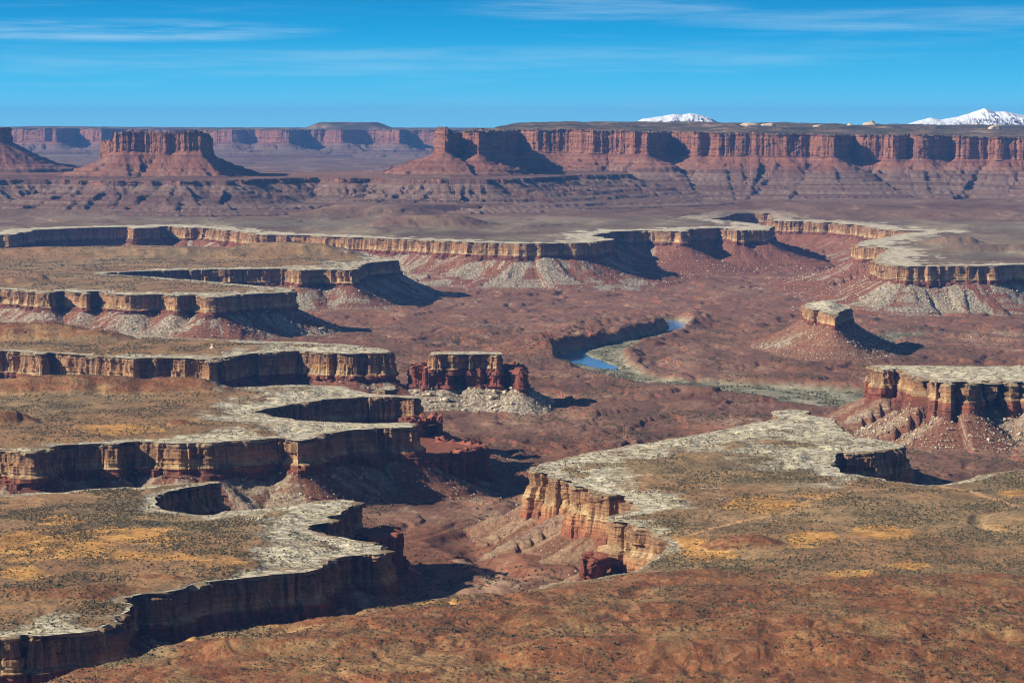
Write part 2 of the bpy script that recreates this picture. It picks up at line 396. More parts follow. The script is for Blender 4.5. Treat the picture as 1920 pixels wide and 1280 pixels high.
D = land('D', 'plateau', 'forked plateau topped by a long brown ridge and split by a shadowed slot', 'plateau', px_poly([
    (-330, 538), (0, 541), (60, 546), (95, 549), (110, 545), (140, 548), (165, 550), (170, 545), (200, 549), (240, 553), (300, 551), (330, 555), (370, 551), (385, 557), (430, 556), (442, 552), (480, 550), (545, 547), (552, 542),
    (520, 538), (480, 535), (430, 531), (380, 526), (320, 521), (260, 517), (185, 513), (240, 509), (330, 506), (400, 505), (480, 504), (540, 503), (560, 507), (600, 505), (640, 506), (668, 507),
    (676, 498), (690, 493), (712, 490), (748, 488), (750, 485), (710, 481), (660, 470), (600, 466), (-330, 464)], 150),
    150, 42, 10, TAL2, ds=5., slick=90., rub=.6)
_f = px_poly([
    (-330, 446), (0, 440), (26, 440), (34, 437), (70, 431), (150, 427), (200, 426), (240, 425), (250, 428), (295, 427), (300, 424), (330, 424), (340, 427), (385, 427), (440, 433), (472, 436), (480, 440), (580, 441), (600, 443), (700, 446), (800, 450), (900, 455), (1010, 457),
    (1040, 456), (1100, 455), (1146, 450), (1150, 447), (1125, 444), (1105, 442), (1150, 434), (1200, 432), (1270, 434), (1288, 434), (1292, 429), (1340, 427), (1372, 428), (1380, 432), (1400, 431), (1440, 431), (1448, 424), (1430, 420), (1380, 415), (1330, 411), (1365, 405), (1372, 400), (1410, 399), (1442, 400), (1450, 414), (1500, 415), (1560, 417), (1620, 424), (1650, 430), (1700, 432), (1745, 433),
    (1700, 437), (1660, 443), (1622, 451), (1602, 458), (1612, 462), (1640, 462), (1665, 466), (1650, 478), (1640, 490), (1655, 495), (1684, 499), (1720, 499), (1800, 498), (1860, 499), (1920, 496), (2300, 492)], 170)
_f = np.vstack([_f, [[12500., 40000.], [16000., 66000.], [-16000., 66000.], [-12500., 40000.]]])
F = land('F', 'upland_plateau', 'wide brown upland below the far mesas, white rimmed around the inner canyon', 'plateau', _f,
         170, 46, 16, TAL2, amp=14., wl=150., ds=8., reach=620., slick=160., mats=('upland', 'cliff', 'talus'), rub=.55)
H = land('H', 'plateau', 'cream topped mesa at the right edge with red walls cut by dark clefts', 'mesa', px_poly([
    (1631, 687), (1645, 692), (1660, 694), (1672, 692), (1684, 690), (1692, 697), (1712, 703), (1722, 712), (1732, 708), (1750, 713), (1757, 718), (1764, 713), (1782, 722), (1795, 714), (1806, 716), (1815, 722), (1832, 717), (1848, 719), (1853, 712), (1862, 718), (1872, 712), (1884, 712), (1894, 719), (1905, 712), (1925, 719), (2300, 724), (2300, 684), (1920, 686), (1720, 685), (1640, 684)], 150),
    150, 30, 40, TAL2, ds=4., amp=7., wl=60., slick=400., rub=.5, cleft=10., earth=.4)
I = land('I', 'plateau', 'broad shrub speckled foreground plateau with a golden cliff and white slickrock edge', 'plateau', px_poly([
    (992, 875), (994, 880), (1012, 886), (1029, 885), (1030, 894), (1051, 899), (1070, 901), (1073, 910), (1106, 913), (1113, 920), (1158, 928), (1175, 937), (1190, 944), (1200, 951), (1165, 960), (1141, 967), (1137, 975), (1175, 981), (1209, 989), (1233, 998), (1245, 1010), (1240, 1030), (1224, 1045), (1212, 1057), (1192, 1072), (1140, 1078), (1085, 1087),
    (1030, 1097), (975, 1110), (850, 1118), (800, 1125), (720, 1145), (600, 1165), (530, 1180), (450, 1191), (340, 1215), (270, 1238), (262, 1252), (200, 1266), (110, 1285), (-100, 1340), (-330, 1420), (-430, 2000), (2400, 2000),
    (2300, 862), (1920, 880), (1850, 888), (1770, 906), (1740, 909), (1700, 905), (1660, 898), (1610, 890), (1585, 884), (1567, 868), (1566, 850), (1600, 848), (1640, 845), (1690, 839), (1702, 836), (1698, 832), (1640, 822), (1608, 819), (1598, 814), (1570, 796), (1564, 784), (1514, 777), (1520, 769), (1470, 766), (1446, 771), (1450, 785), (1400, 795), (1370, 802), (1300, 815), (1200, 831), (1120, 845), (1050, 860)], 150),
    150, 37, 36, TAL2, ds=2., amp=5., wl=60., slick=130., rub=.4, earth=.75, mats=('top', 'goldclif', 'talus'))
# lower red benches and small buttes
R0 = land('R0', 'red_spire_wall', 'ragged wall of thin red spires below the tips of the twin pale fingers', 'rock spires', px_poly([(755, 792), (790, 786), (826, 785), (831, 793), (800, 800), (765, 801)], 116), 116, 42, 8, TAL, ds=2.5, amp=9., wl=22., cren=14., slick=0., mats=('redtop', 'redcliff', 'talus'), rub=.2)
R1 = land('R1', 'red_bench', 'dark shaded red rock bench jutting right below the red spire wall', 'rock bench', px_poly([(700, 815), (780, 806), (830, 815), (834, 826), (862, 830), (905, 834), (911, 838), (880, 845), (840, 855), (790, 866), (740, 862), (700, 845)], 96), 96, 44, 6, TAL, ds=3., amp=8., wl=30., cren=7., slick=0., mats=('redtop', 'redcliff', 'talus'), rub=.4)
R2 = land('R2', 'red_bench', 'small dark red bluff tucked behind the shaded tip of the left foreground plateau', 'rock bench', px_poly([(630, 1004), (655, 993), (720, 988), (752, 989), (757, 998), (738, 1006), (690, 1010)], 116), 116, 36, 6, TAL, ds=3., amp=6., wl=28., cren=4., slick=0., mats=('redtop', 'redcliff', 'talus'), rub=.3)
R4 = land('R4', 'red_rock_tower', 'short dark red tower below the golden cliff of the foreground plateau', 'rock tower', px_poly([(1085, 1046), (1110, 1037), (1128, 1040), (1122, 1052), (1092, 1056)], 112), 112, 26, 6, TAL, ds=2.5, amp=4., wl=18., cren=5., slick=0., mats=('redtop', 'redcliff', 'talus'), rub=.2)
R5 = land('R5', 'caprock_block', 'small pale caprock block standing behind the twin fingers', 'rock outcrop', px_poly([(712, 730), (735, 731), (743, 728), (741, 722), (720, 722)], 158), 158, 26, 10, TAL, ds=3., amp=5., wl=30., slick=50., rub=.5)
O2 = land('O2', 'flat_topped_butte', 'small flat topped red butte with a boulder strewn apron in the middle of the canyon', 'butte', px_poly([(766, 690), (800, 693), (830, 694), (862, 690), (900, 694), (940, 693), (960, 691), (975, 700), (984, 700), (983, 688), (940, 682), (800, 682)], 115), 115, 32, 6, TAL, ds=2., amp=10., wl=30., cren=10., slick=0., mats=('redtop', 'redcliff', 'talus'), rub=.95)
O1 = land('O1', 'caprock', None, None, px_poly([(808, 663.5), (822, 665), (832, 663), (845, 664.5), (870, 663.5), (886, 665), (900, 662.5), (915, 663.5), (930, 665), (943, 663), (942, 659.5), (880, 657.5), (812, 658.5)], 148), 148, 31, 6, TAL, ds=2.5, amp=5., wl=26., slick=60., on='O2', mats=('top', 'cliff', None))
Q = land('Q', 'flat_topped_butte', 'lone butte with a white mushroom cap and a red conical base beside the river bend', 'butte', px_poly([(1507.7, 567.4), (1510.4, 575.1), (1523.0, 579.4), (1535.6, 578.6), (1545.5, 583.7), (1566.2, 588.0), (1577.0, 581.2), (1595.0, 576.0), (1593.2, 571.7), (1584.2, 568.3), (1559.0, 565.7), (1542.8, 564.0), (1522.1, 563.1)], 150), 147, 27, 8, [(0, 0), (45, 34), (90, 58), (135, 74), (210, 92)], ds=2.5, amp=4., wl=30., slick=300., rub=.38, mats=('top', 'paleclif', 'talus'), sag=1., earth=.2, gul=.9, bulge=4., col=.35, rnd=7., cleft=4.)
# far mesas: outline by bearing and distance
S = land('S', 'shale_bench', 'long grey brown shale bench with dark ledge running beneath the two far buttes', 'bench', pd_poly([(-500, 14500), (-200, 14700), (0, 14900), (100, 15000), (180, 14700), (300, 14620), (420, 14680), (470, 14950), (540, 15300), (600, 15500), (640, 15250), (700, 15350), (760, 15100), (830, 15000), (900, 15020), (960, 15150), (1000, 15400), (1050, 15800), (1100, 16250), (1180, 16500), (1180, 17300), (900, 17300), (600, 17000), (300, 16800), (-500, 17000)]),
         332, 18, 0, [(0, 0), (120, 56), (300, 92), (480, 118), (520, 128), (900, 150), (1300, 162)], far=True, amp=45., wl=300., ds=9., reach=1300., gul=2.4, slick=0., mats=('farslope', 'farcliff', 'farslope'), col=.5)
K = land('K', 'flat_topped_butte', 'big red flat topped butte with fluted cap on the left skyline', 'butte', pd_poly([(193, 15700), (200, 15600), (213, 15560), (220, 15473), (236, 15462.5), (254, 15466), (266, 15480), (286, 15476.5), (300, 15462.5), (314, 15471.2), (322, 15483.5), (334, 15473), (346, 15462.5), (364, 15467.8), (380, 15483.5), (394, 15501), (398, 15700), (380, 15900), (230, 15900), (200, 15800)]),
         574, 92, 0, [(0, 0), (70, 52), (170, 96), (290, 130), (380, 148), (420, 162), (560, 190)], far=True, amp=9., wl=45., ds=4., reach=520., gul=1.4, cren=17., slick=0., cleft=5., col=.95, zfun=lambda x, y: 570. - 46. * sstep(-2142., -2160., np.asarray(x, float)) - 34. * sstep(-1655., -1625., np.asarray(x, float)) - 9. * sstep(-.2, .3, perlin(np.asarray(x, float) / 70., np.asarray(x, float) * 0 + .3, 301)))
zL = lambda x, y: np.interp(960 + 5400 * np.asarray(x) / np.maximum(np.asarray(y), 1.), [812, 818, 838, 846, 868, 880, 904, 912, 935, 1000, 1400, 1900], [574, 592, 590, 568, 564, 576, 576, 566, 574, 577, 556, 534]) + 9. * fbm(np.asarray(x, float) / 260., np.asarray(x, float) * 0 + .7, 3, 303)
Lm = land('L', 'mesa', 'long red mesa wall with a towered prow filling the right half of the skyline', 'mesa', pd_poly([
    (815, 16000), (838, 15940), (846, 16190), (868, 16240), (880, 16050), (900, 15970), (909, 16060), (914, 16600), (935, 17400), (975, 17750), (1010, 17390), (1060, 17420), (1110, 17270), (1150, 17288), (1215, 17150), (1224, 17350), (1255, 18000), (1290, 17700), (1300, 17234), (1330, 17263.4), (1345, 17150), (1400, 17183.6), (1470, 17137.4), (1520, 17150), (1566, 17053.4), (1574, 17150), (1600, 17381), (1612, 17213), (1640, 17225.6), (1660, 17137.4), (1690, 17162.6), (1702, 17255), (1715, 17150), (1745, 17112.2), (1760, 17192), (1785, 17271.8), (1792, 17120.6), (1850, 17129), (1870, 17045), (1920, 17066), (1960, 16961), (2060, 17024), (2400, 16600),
    (2400, 27000), (1000, 27000), (925, 20000), (880, 17600), (850, 16600), (822, 16200)]),
    560, 125, 0, [(0, 0), (80, 52), (190, 92), (236, 100), (250, 118), (420, 160), (560, 186), (580, 196), (900, 230), (1500, 262)], far=True, amp=16., wl=120., ds=7., reach=1500., gul=2.0, cren=12., slick=0., zfun=zL, col=.6, cleft=8.)
zM = lambda x, y: np.interp(960 + 5400 * np.asarray(x) / np.maximum(np.asarray(y), 1.), [0, 70, 200, 400, 520, 815], [522, 536, 528, 517, 517, 514])
_m = [(-500, 25500), (0, 25200), (40, 25050), (108, 24900), (122, 25350), (150, 25700), (172, 25400), (190, 25050), (230, 25250), (330, 25150), (380, 25350), (430, 25150), (480, 25250), (545, 24900), (556, 25350), (600, 25400), (640, 25200), (700, 25300), (752, 25050), (760, 25450), (815, 25250), (900, 25400), (1010, 25500), (1010, 30500), (-500, 30500)]
Mm = land('M', 'mesa', 'hazy blue mesa stretching along the left horizon behind the butte', 'mesa', pd_poly([(x, d * 1.4) for x, d in _m]),
    522, 150, 0, [(0, 0), (210, 98), (590, 154), (1260, 180), (2100, 196), (4200, 235), (7300, 290), (9500, 340)], far=True, amp=40., wl=380., ds=16., reach=9000., gul=3.4, slick=0., zfun=zM, col=.6, cleft=6., cren=8.)
Nb = land('N', 'flat_topped_butte', 'red butte cut off by the left edge of the frame', 'butte', pd_poly([(-300, 17700), (-60, 17750), (0, 17800), (14, 17860), (20, 18000), (8, 18250), (-300, 18400)]), 588, 80, 0, [(0, 0), (110, 66), (260, 140), (420, 175), (440, 200), (800, 260), (1100, 300)], far=True, amp=18., wl=90., ds=6., reach=1100., gul=1.2, cren=8., slick=0.)
BY = {l.key: l for l in LANDS}

# materials for small red benches
MT['redtop'] = MT['redrock']

# ------------------------------------------------------------------ one polar sheet of ground points seen from the overlook
ang = np.radians(np.arange(-15.0, 15.001, .032))
rr = [1850.]
while rr[-1] < 13000: rr.append(rr[-1] + min(26., max(6., rr[-1] ** 2 / (520 * 2880) * .8)))
while rr[-1] < 19000: rr.append(rr[-1] + 17.)
while rr[-1] < 28000: rr.append(rr[-1] + 44.)
while rr[-1] < 43500: rr.append(rr[-1] + 70.)
while rr[-1] < 66000: rr.append(rr[-1] * 1.05)
rr = np.array(rr)
NR, NA = len(rr), len(ang)
RR, AA = np.meshgrid(rr, ang, indexing='ij')
GX = (RR * np.sin(AA)).ravel(); GY = (RR * np.cos(AA)).ravel(); GR = RR.ravel()
NG = len(GX)

def nearest(L, X, Y):
    """distance, arclength, nearest point and inside flag"""
    C = L.coarse; cx = C.mean(0); Cc = C - cx; n = len(C)
    nxt = np.roll(Cc, -1, 0); seg = nxt - Cc; sl2 = (seg ** 2).sum(1) + 1e-9
    d = np.empty(len(X)); s = np.empty(len(X)); qx = np.empty(len(X)); qy = np.empty(len(X))
    cc = (Cc ** 2).sum(1)
    step = max(2000, int(2.0e7 / n))
    for a in range(0, len(X), step):
        p = np.stack([X[a:a + step] - cx[0], Y[a:a + step] - cx[1]], 1)
        j = np.argmin(cc[None] - 2 * p @ Cc.T, axis=1)
        best = None
        for jj in (j, (j - 1) % n):
            t = np.clip(((p - Cc[jj]) * seg[jj]).sum(1) / sl2[jj], 0, 1)
            q = Cc[jj] + seg[jj] * t[:, None]; dd = np.hypot(*(p - q).T)
            ss = L.cs[jj] + t * np.sqrt(sl2[jj])
            if best is None: best = [dd, ss, q]
            else:
                m = dd < best[0]
                best[0] = np.where(m, dd, best[0]); best[1] = np.where(m, ss, best[1]); best[2] = np.where(m[:, None], q, best[2])
        d[a:a + step], s[a:a + step] = best[0], best[1]
        qx[a:a + step] = best[2][:, 0] + cx[0]; qy[a:a + step] = best[2][:, 1] + cx[1]
    ins = np.zeros(len(X), bool)
    o = np.argsort(Y, kind='stable'); Ys = Y[o]; Xs = X[o]; fl = np.zeros(len(X), bool)
    for k in range(n):
        x1, y1 = C[k]; x2, y2 = C[(k + 1) % n]
        if y1 == y2: continue
        lo, hi = (y1, y2) if y1 < y2 else (y2, y1)
        a = np.searchsorted(Ys, lo, 'left'); b = np.searchsorted(Ys, hi, 'left')
        if b > a:
            xi = x1 + (Ys[a:b] - y1) * (x2 - x1) / (y2 - y1)
            fl[a:b] ^= Xs[a:b] < xi
    ins[o] = fl
    return d, s, qx, qy, ins

def talus_top(L, s):
    c = np.clip(.5 + 1.3 * fbm(s / 140., s * 0 + L.seed, 3, L.seed + 3), 0, 1)
    c = np.where(np.array(L.h2 > 15), c, .5)
    return L.h1 + L.h2 * (.15 + .85 * c) + 1.5

def talus_z(L, d, s, zr, X, Y):
    sc_ = 1. if not L.far else 1.35
    am = 1. if not L.far else 2.4
    # chutes and ribs run straight down from the rim
    w = s + 14 * sc_ * fbm(d / (60 * sc_), s / (90 * sc_), 2, L.seed + 8)
    g = ridge(w / (46. * sc_), d / (420. * sc_), 3, L.seed + 9)
    g2 = perlin(w / (15. * sc_), d / (160. * sc_), L.seed + 10)
    g3 = fbm(w / (170. * sc_), d * 0 + 3., 2, L.seed + 11)
    env = np.clip(d / (60. * am), 0, 1) * np.clip(1.15 - d / L.reach, .15, 1)
    dd = np.maximum(d * (1 + .28 * g3) , 0)
    drop = np.interp(dd, L.prof[:, 0], L.prof[:, 1], right=L.prof[-1, 1] + 80)
    z = zr - talus_top(L, s) - drop + L.gul * env * (5.5 * am * g + 2.4 * am * g2)
    z = z + (2.0 + 1. * L.far) * am * fbm(X / (22. * sc_), Y / (22. * sc_), 3, L.seed + 12) * np.clip(d / 25, 0, 1)
    # hard beds stand out as little steps
    b = 9. * am; ph = z / b + .35 * fbm(X / 300., Y / 300., 2, 5); fr = ph - np.floor(ph)
    z = z + .5 * b * (sstep(.25, .75, fr) - fr) * np.clip(d / (60 * sc_), 0, 1)
    return z

# canyon floor level
def terr(v, step):
    k = v / step; f = k - np.floor(k)
    return (np.floor(k) + .22 * f + .78 * sstep(.47, .53, f)) * step
RIVER = [(1620, 737), (1500, 722), (1400, 716), (1280, 708), (1210, 700), (1145, 690), (1100, 680), (1068, 671), (1072, 661), (1120, 647), (1180, 630), (1230, 618), (1280, 610), (1262, 597), (1220, 592)]
RIVER0 = [(1900, 752), (1760, 748)] + RIVER
RIVB = [(2300, 618), (1920, 622), (1800, 618), (1700, 622), (1640, 632), (1632, 648)]
FLOOD = px_poly([(1905, 765), (1620, 752), (1560, 757), (1500, 750), (1400, 738), (1300, 728), (1200, 715), (1140, 700), (1080, 684), (1040, 668), (1038, 658), (1070, 648), (1140, 634), (1215, 618), (1250, 606), (1240, 598), (1215, 590), (1280, 590), (1300, 600), (1284, 612), (1250, 626), (1190, 645), (1170, 660), (1185, 680), (1230, 700), (1300, 706), (1400, 712), (1500, 716), (1620, 724), (1905, 735)], 40)

def dist_line(pts, X, Y):
    d = np.full(len(X), 1e9)
    for (x1, y1), (x2, y2) in zip(pts[:-1], pts[1:]):
        vx, vy = x2 - x1, y2 - y1
        t = np.clip(((X - x1) * vx + (Y - y1) * vy) / (vx * vx + vy * vy), 0, 1)
        d = np.minimum(d, np.hypot(X - x1 - t * vx, Y - y1 - t * vy))
    return d

def floor_z(X, Y):
    R = np.hypot(X, Y)
    b = np.interp(R, [2000, 3000, 4000, 5000, 7000, 9000, 11500, 13000], [82, 74, 54, 36, 42, 26, 4, 4])
    n = fbm(X / 620., Y / 900., 4, 71)
    n2 = fbm(X / 170., Y / 330., 3, 77)
    ka = np.interp(R, [3800, 5600], [.45, 1.])
    b = b + (terr(17 * n + 6 * n2 + 40, 7.) - 40) * ka
    b = b + (terr(7 * fbm(X / 210., Y / 380., 4, 79) + 30, 3.4) - 30) * ka + (19 + 12 * ridge(X / 60., Y / 80., 2, 68)) * sstep(240, 70, dist_line([P(*q, 40) for q in [(1046, 656), (1110, 634), (1180, 610), (1250, 594)]], X, Y))
    wx = X + 60 * fbm(X / 210., Y / 260., 3, 81); wy = Y + 60 * fbm(X / 210., Y / 260., 3, 82)
    b = b - 4.5 * sstep(.84, .99, ridge(wx / 420., wy / 620., 1, 83)) - 2.6 * sstep(.84, .99, ridge(wx / 170., wy / 260., 1, 84)) - 1.1 * sstep(.8, .99, ridge(wx / 60., wy / 100., 1, 85))
    b = b + .9 * fbm(X / 30., Y / 60., 3, 73)
    # a shallow wash runs out to the river from the near canyon
    return b

# ------------------------------------------------------------------ hills that rest on the plateau tops: (key, px, py, rx, ry, h, p, red)
HILLS = [('C', 40, 637, 235, 75, 34, 2.5, .8), ('C', 180, 640, 90, 45, 20, 2.5, .8), ('B', 140, 738, 260, 70, 27, 3, 1.), ('B', 330, 736, 110, 62, 25, 3.5, 1.), ('B', 10, 796, 62, 40, 20, 1.6, 1.), ('B', 338, 800, 26, 18, 7, 3, .8),
         ('D', 230, 483, 760, 170, 36, 5, .25), ('D', 535, 482, 330, 150, 46, 6, .25), ('D', 30, 531, 120, 40, 16, 1.6, .3), ('D', 70, 528, 60, 40, 20, 1.5, .3),
         ('F', 800, 424, 330, 260, 46, 3, .8), ('F', 690, 405, 420, 400, 42, 2.5, .8), ('F', 1790, 458, 150, 90, 32, 1.6, .7), ('F', 1860, 470, 260, 120, 24, 2, .6), ('F', 60, 405, 500, 300, 25, 2, .8), ('F', 420, 395, 700, 500, 28, 2, .8), ('F', 1750, 405, 900, 500, 22, 2, .9), ('F', 1560, 395, 500, 400, 20, 2, .8),
         ('I', 1390, 1025, 60, 50, 10, 2, .9), ('I', 1300, 1085, 110, 50, 5, 2, .8), ('I', 1650, 1120, 230, 60, 8, 2, .9), ('I', 1850, 1110, 150, 60, 8, 2, .9), ('I', 1250, 1190, 260, 70, 9, 2, .9), ('I', 900, 1210, 220, 60, 7, 2, .8), ('I', 1500, 1230, 300, 70, 11, 2, 1.), ('I', 1800, 1230, 260, 60, 12, 2, 1.), ('I', 700, 1270, 220, 60, 9, 2, .9), ('I', 1340, 1290, 300, 80, 14, 2, 1.),
         ('M', 654, 242.4, 620, 1100, 80, 3, 0), ('A', 200, 1110, 70, 28, 6, 2, .8), ('A', 90, 1118, 90, 30, 6, 2, .9), ('A', 300, 1085, 40, 16, 4, 2, .7)]
HILLS = [(k, *P(px, py, BY[k].z), rx, ry, h, p, r) for k, px, py, rx, ry, h, p, r in HILLS]
SAND = [('I', 1430, 950, 95, 20, 1.), ('I', 1655, 1006, 78, 20, 1.), ('I', 1520, 1018, 60, 22, .85), ('I', 1600, 1086, 62, 14, .9), ('I', 1700, 1066, 60, 12, .7), ('I', 1540, 935, 50, 10, .7), ('I', 1890, 985, 50, 20, .3), ('I', 1900, 930, 40, 14, .6), ('I', 1290, 1020, 60, 22, .9), ('I', 640, 1196, 55, 14, .95), ('I', 1330, 1045, 70, 16, .8), ('I', 760, 1150, 150, 16, .6), ('I', 560, 1205, 150, 22, .5), ('I', 400, 1246, 120, 18, .5), ('I', 880, 1135, 110, 10, .5),
        ('B', 215, 808, 110, 11, 1.1), ('A', 90, 1030, 170, 34, .75), ('A', 250, 1010, 130, 25, .6), ('A', 300, 1050, 130, 12, .7), ('A', 40, 1080, 60, 16, .8), ('A', 420, 1060, 80, 14, .5), ('A', 120, 985, 90, 14, .5)]

TRK = [[P(*q, 150) for q in w] for w in (
    [(1660, 919), (1600, 925), (1540, 932), (1505, 950), (1480, 965), (1420, 977), (1340, 992), (1300, 1003)],
    [(1762, 910), (1810, 922), (1850, 938), (1880, 946), (1905, 956)],
    [(1188, 1182), (1190, 1165), (1186, 1155)],
    [(440, 1260), (480, 1240), (530, 1225), (600, 1218)])]
WASH = [[P(*q, 150) for q in w] for w in (
    [(1960, 1010), (1900, 1002), (1850, 995), (1831, 984), (1832, 972), (1850, 966), (1880, 960)],
    [(1230, 1095), (1205, 1105), (1170, 1150), (1195, 1165), (1150, 1210), (1130, 1225), (1160, 1240)],
    [(0, 1022), (60, 1012), (110, 1004), (160, 996)])]

def top_z(L, X, Y, rd, px, py):
    zr = L.zfun(X, Y)
    red = np.zeros(len(X)); z = np.zeros(len(X))
    for k, cx, cy, rx, ry, h, p, r in HILLS:
        if k != L.key: continue
        ex = X + 18 * fbm(X / 80, Y / 80, 2, 31); ey = Y + 18 * fbm(X / 80, Y / 80, 2, 32)
        q = (np.abs((ex - cx) / rx) ** p + np.abs((ey - cy) / ry) ** p) ** (1 / p)
        e = 1 - sstep(.25, 1.05, q)
        hh = h * e * (1 + .25 * ridge(X / 60, Y / 60, 2, 33) * (1 - e))
        bb = 7.; ph = hh / bb; fr = ph - np.floor(ph); hh = hh + .55 * bb * (sstep(.2, .8, fr) - fr) * (h > 12)
        if k == 'M': hh = h * np.minimum(1., 1.7 * e) + 4 * fbm(X / 120, Y / 300, 3, 39) * e
        z = np.maximum(z, hh); red = np.maximum(red, r * sstep(.02, .3, e))
    if L.far:
        z = z + 10 * fbm(X / 300, Y / 300, 4, 41) + (L.key == 'L') * np.clip((Y - 17300) * .014, -8, 42)
        if L.key == 'L':
            z = z + 16 * sstep(.05, .25, fbm(X / 700, Y / 900, 3, 43)) * sstep(100, 900, rd)
        if L.key == 'S':
            z = z + 6 * fbm(X / 120, Y / 120, 3, 42)
        if L.key == 'M':
            z = z + np.clip(rd * .012, 0, 14)
    elif L.key == 'F':
        ramp = np.interp(Y, [11000, 13000, 16000, 20000, 30000], [0, 4, 18, 24, 30])
        z = z + ramp + terr(16 * fbm(X / 900, Y / 1100, 4, 44) * sstep(150, 900, rd) + 30, 7) - 30 + 2.5 * fbm(X / 100, Y / 150, 3, 45)
        red = np.maximum(red, sstep(12600, 14500, Y + 900 * fbm(X / 1500, Y / 900, 3, 46)) * .9)
    else:
        z = z + 5 * fbm(X / 240, Y / 240, 4, 47) + .9 * fbm(X / 28, Y / 28, 3, 48)
        # thin slickrock beds step back from the rim
        z = z + np.clip(terr(rd / 26 + 1.5 * fbm(X / 55, Y / 55, 3, 49), 1.), -1, 5) * .9
        if L.key == 'I':
            R = np.hypot(X, Y)
            ramp = sstep(3150, 2250, R) * 30 * sstep(-700, -250, X)
            z = z + ramp + (7 * fbm(X / 260, Y / 90, 5, 50, .55) + 2.2 * ridge(X / 70, Y / 30, 4, 51) + terr(5 * fbm(X / 190, Y / 70, 4, 58) + 20, 1.6) - 20) * sstep(3250, 2700, R)
            wx = X + 30 * fbm(X / 110., Y / 110., 3, 81); wy = Y + 30 * fbm(X / 110., Y / 110., 3, 82)
            z = z - (2.6 * sstep(.74, .99, ridge(wx / 210., wy / 240., 1, 86)) + 1.5 * sstep(.68, .99, ridge(wx / 75., wy / 95., 1, 87))) * sstep(3300, 2800, R)
            red = np.maximum(red, sstep(1060, 1130, py + 45 * fbm(X / 160, Y / 120, 3, 52) + np.interp(px, [200, 500, 750, 1000, 1300], [-190, -130, -60, 5, 10])) * 1.0)
            for w, dep in zip(WASH[:2], (3.2, 1.6)):
                dw = dist_line(w, X + 6 * fbm(X / 30, Y / 30, 2, 53), Y)
                z = z - dep * sstep(13, 3, dw)
        if L.key == 'A':
            dw = dist_line(WASH[2], X + 6 * fbm(X / 30, Y / 30, 2, 53), Y); z = z - 3 * sstep(12, 3, dw)
    if L.key == 'Q': z = z + 9. * sstep(0, 55, rd) + 3 * fbm(X / 22, Y / 22, 2, 38)
    z = zr + z * sstep(0, 45 if not L.far else 120, rd) - .3
    sl = np.zeros(len(X)); sand = np.zeros(len(X)); trk = np.zeros(len(X))
    if L.slick > 0:
        wv = np.full(len(X), L.slick)
        if L.key == 'I':
            wv = np.interp(np.hypot(X, Y), [3200, 3420, 3700, 4050, 4400], [3, 26, 105, 150, 260])
            wv = wv + (16. - wv) * sstep(1570, 1625, px + 25 * fbm(X / 50, Y / 50, 2, 56)) * sstep(850, 872, py)
            wv = wv * np.clip(.8 + .8 * fbm(X / 130, Y / 130, 3, 57), .35, 1.4)
        if L.key == 'A':
            wv = np.interp(px, [-300, 0, 100, 200, 330, 450, 560, 640], [45, 60, 60, 14, 20, 60, 120, 160]); wv = wv + (8 - wv) * sstep(1068, 1085, py) * sstep(120, 240, px + 60 * fbm(X / 50, Y / 50, 2, 56)); wv = np.where((px < 330) & (py < 1000), 24, wv)
        if L.key == 'B':
            wv = np.interp(px, [-300, 150, 300, 480, 700], [25, 30, 60, 170, 200])
        if L.key in 'CD':
            wv = np.interp(px, [-300, 200, 400, 600], [35, 50, 90, 140])
        wv = wv * np.clip(.85 + 1.2 * fbm(X / 60, Y / 110, 4, L.seed + 40), .15, 1.6)
        sl = np.clip(1.15 - rd / np.maximum(wv, 1.) * .65, 0, 1.2)
        if not L.far and L.key != 'F':
            zs_ = terr(6 * fbm(X / 75, Y / 75, 4, 59) + 3 * fbm(X / 26, Y / 44, 3, 60) + 2.5 * rd / 40. + 20, 1.9) - 20 - 2.5 * rd / 40.
            z = z + np.clip(sl, 0, 1) * zs_ * sstep(6, 40, rd)
    for k, cx, cy, rx, ry, a in SAND:
        if k == L.key:
            sand = np.maximum(sand, 1.3 * a * (1 - sstep(.3, 1.15, np.hypot((px - cx) / rx, (py - cy) / ry) + .35 * fbm(X / 60, Y / 60, 3, 54))))
    if L.key == 'I':
        for w, wd in zip(TRK, (3.6, 4.5, 3., 2.6)):
            trk = np.maximum(trk, sstep(wd + 2., wd - .5, dist_line(w, X + 2 * fbm(X / 40, Y / 40, 2, 55), Y)))
    return z, dict(slick=sl, sand=sand, red=red, track=trk)

# ------------------------------------------------------------------ evaluate
print('grid', NR, NA, NG)
Zf = floor_z(GX, GY)
# river trench
dF, sF, qF, rF, inF = None, None, None, None, None
class _T: pass
T = _T(); T.coarse = None
def resamp_closed(q, step):
    q2 = np.vstack([q, q[:1]]); sl = np.hypot(*np.diff(q2, axis=0).T); cs = np.concatenate([[0], np.cumsum(sl)])
    n = int(cs[-1] / step); u = np.linspace(0, cs[-1], n, endpoint=False)
    return np.stack([np.interp(u, cs, q2[:, 0]), np.interp(u, cs, q2[:, 1])], 1)
FQ = resamp_closed(FLOOD, 12.)
for _ in range(4): FQ = .5 * FQ + .25 * (np.roll(FQ, 1, 0) + np.roll(FQ, -1, 0))
FQ = FQ + normals(FQ, 3) * (14 * fbm(FQ[:, 0] / 120, FQ[:, 1] / 120, 4, 61) + 8 * ridge(FQ[:, 0] / 40, FQ[:, 1] / 40, 2, 62))[:, None]
T.coarse = FQ; q2 = np.vstack([FQ, FQ[:1]]); T.cs = np.concatenate([[0], np.cumsum(np.hypot(*np.diff(q2, axis=0).T))])[:-1]
flood = np.zeros(NG); sandbank = np.zeros(NG)
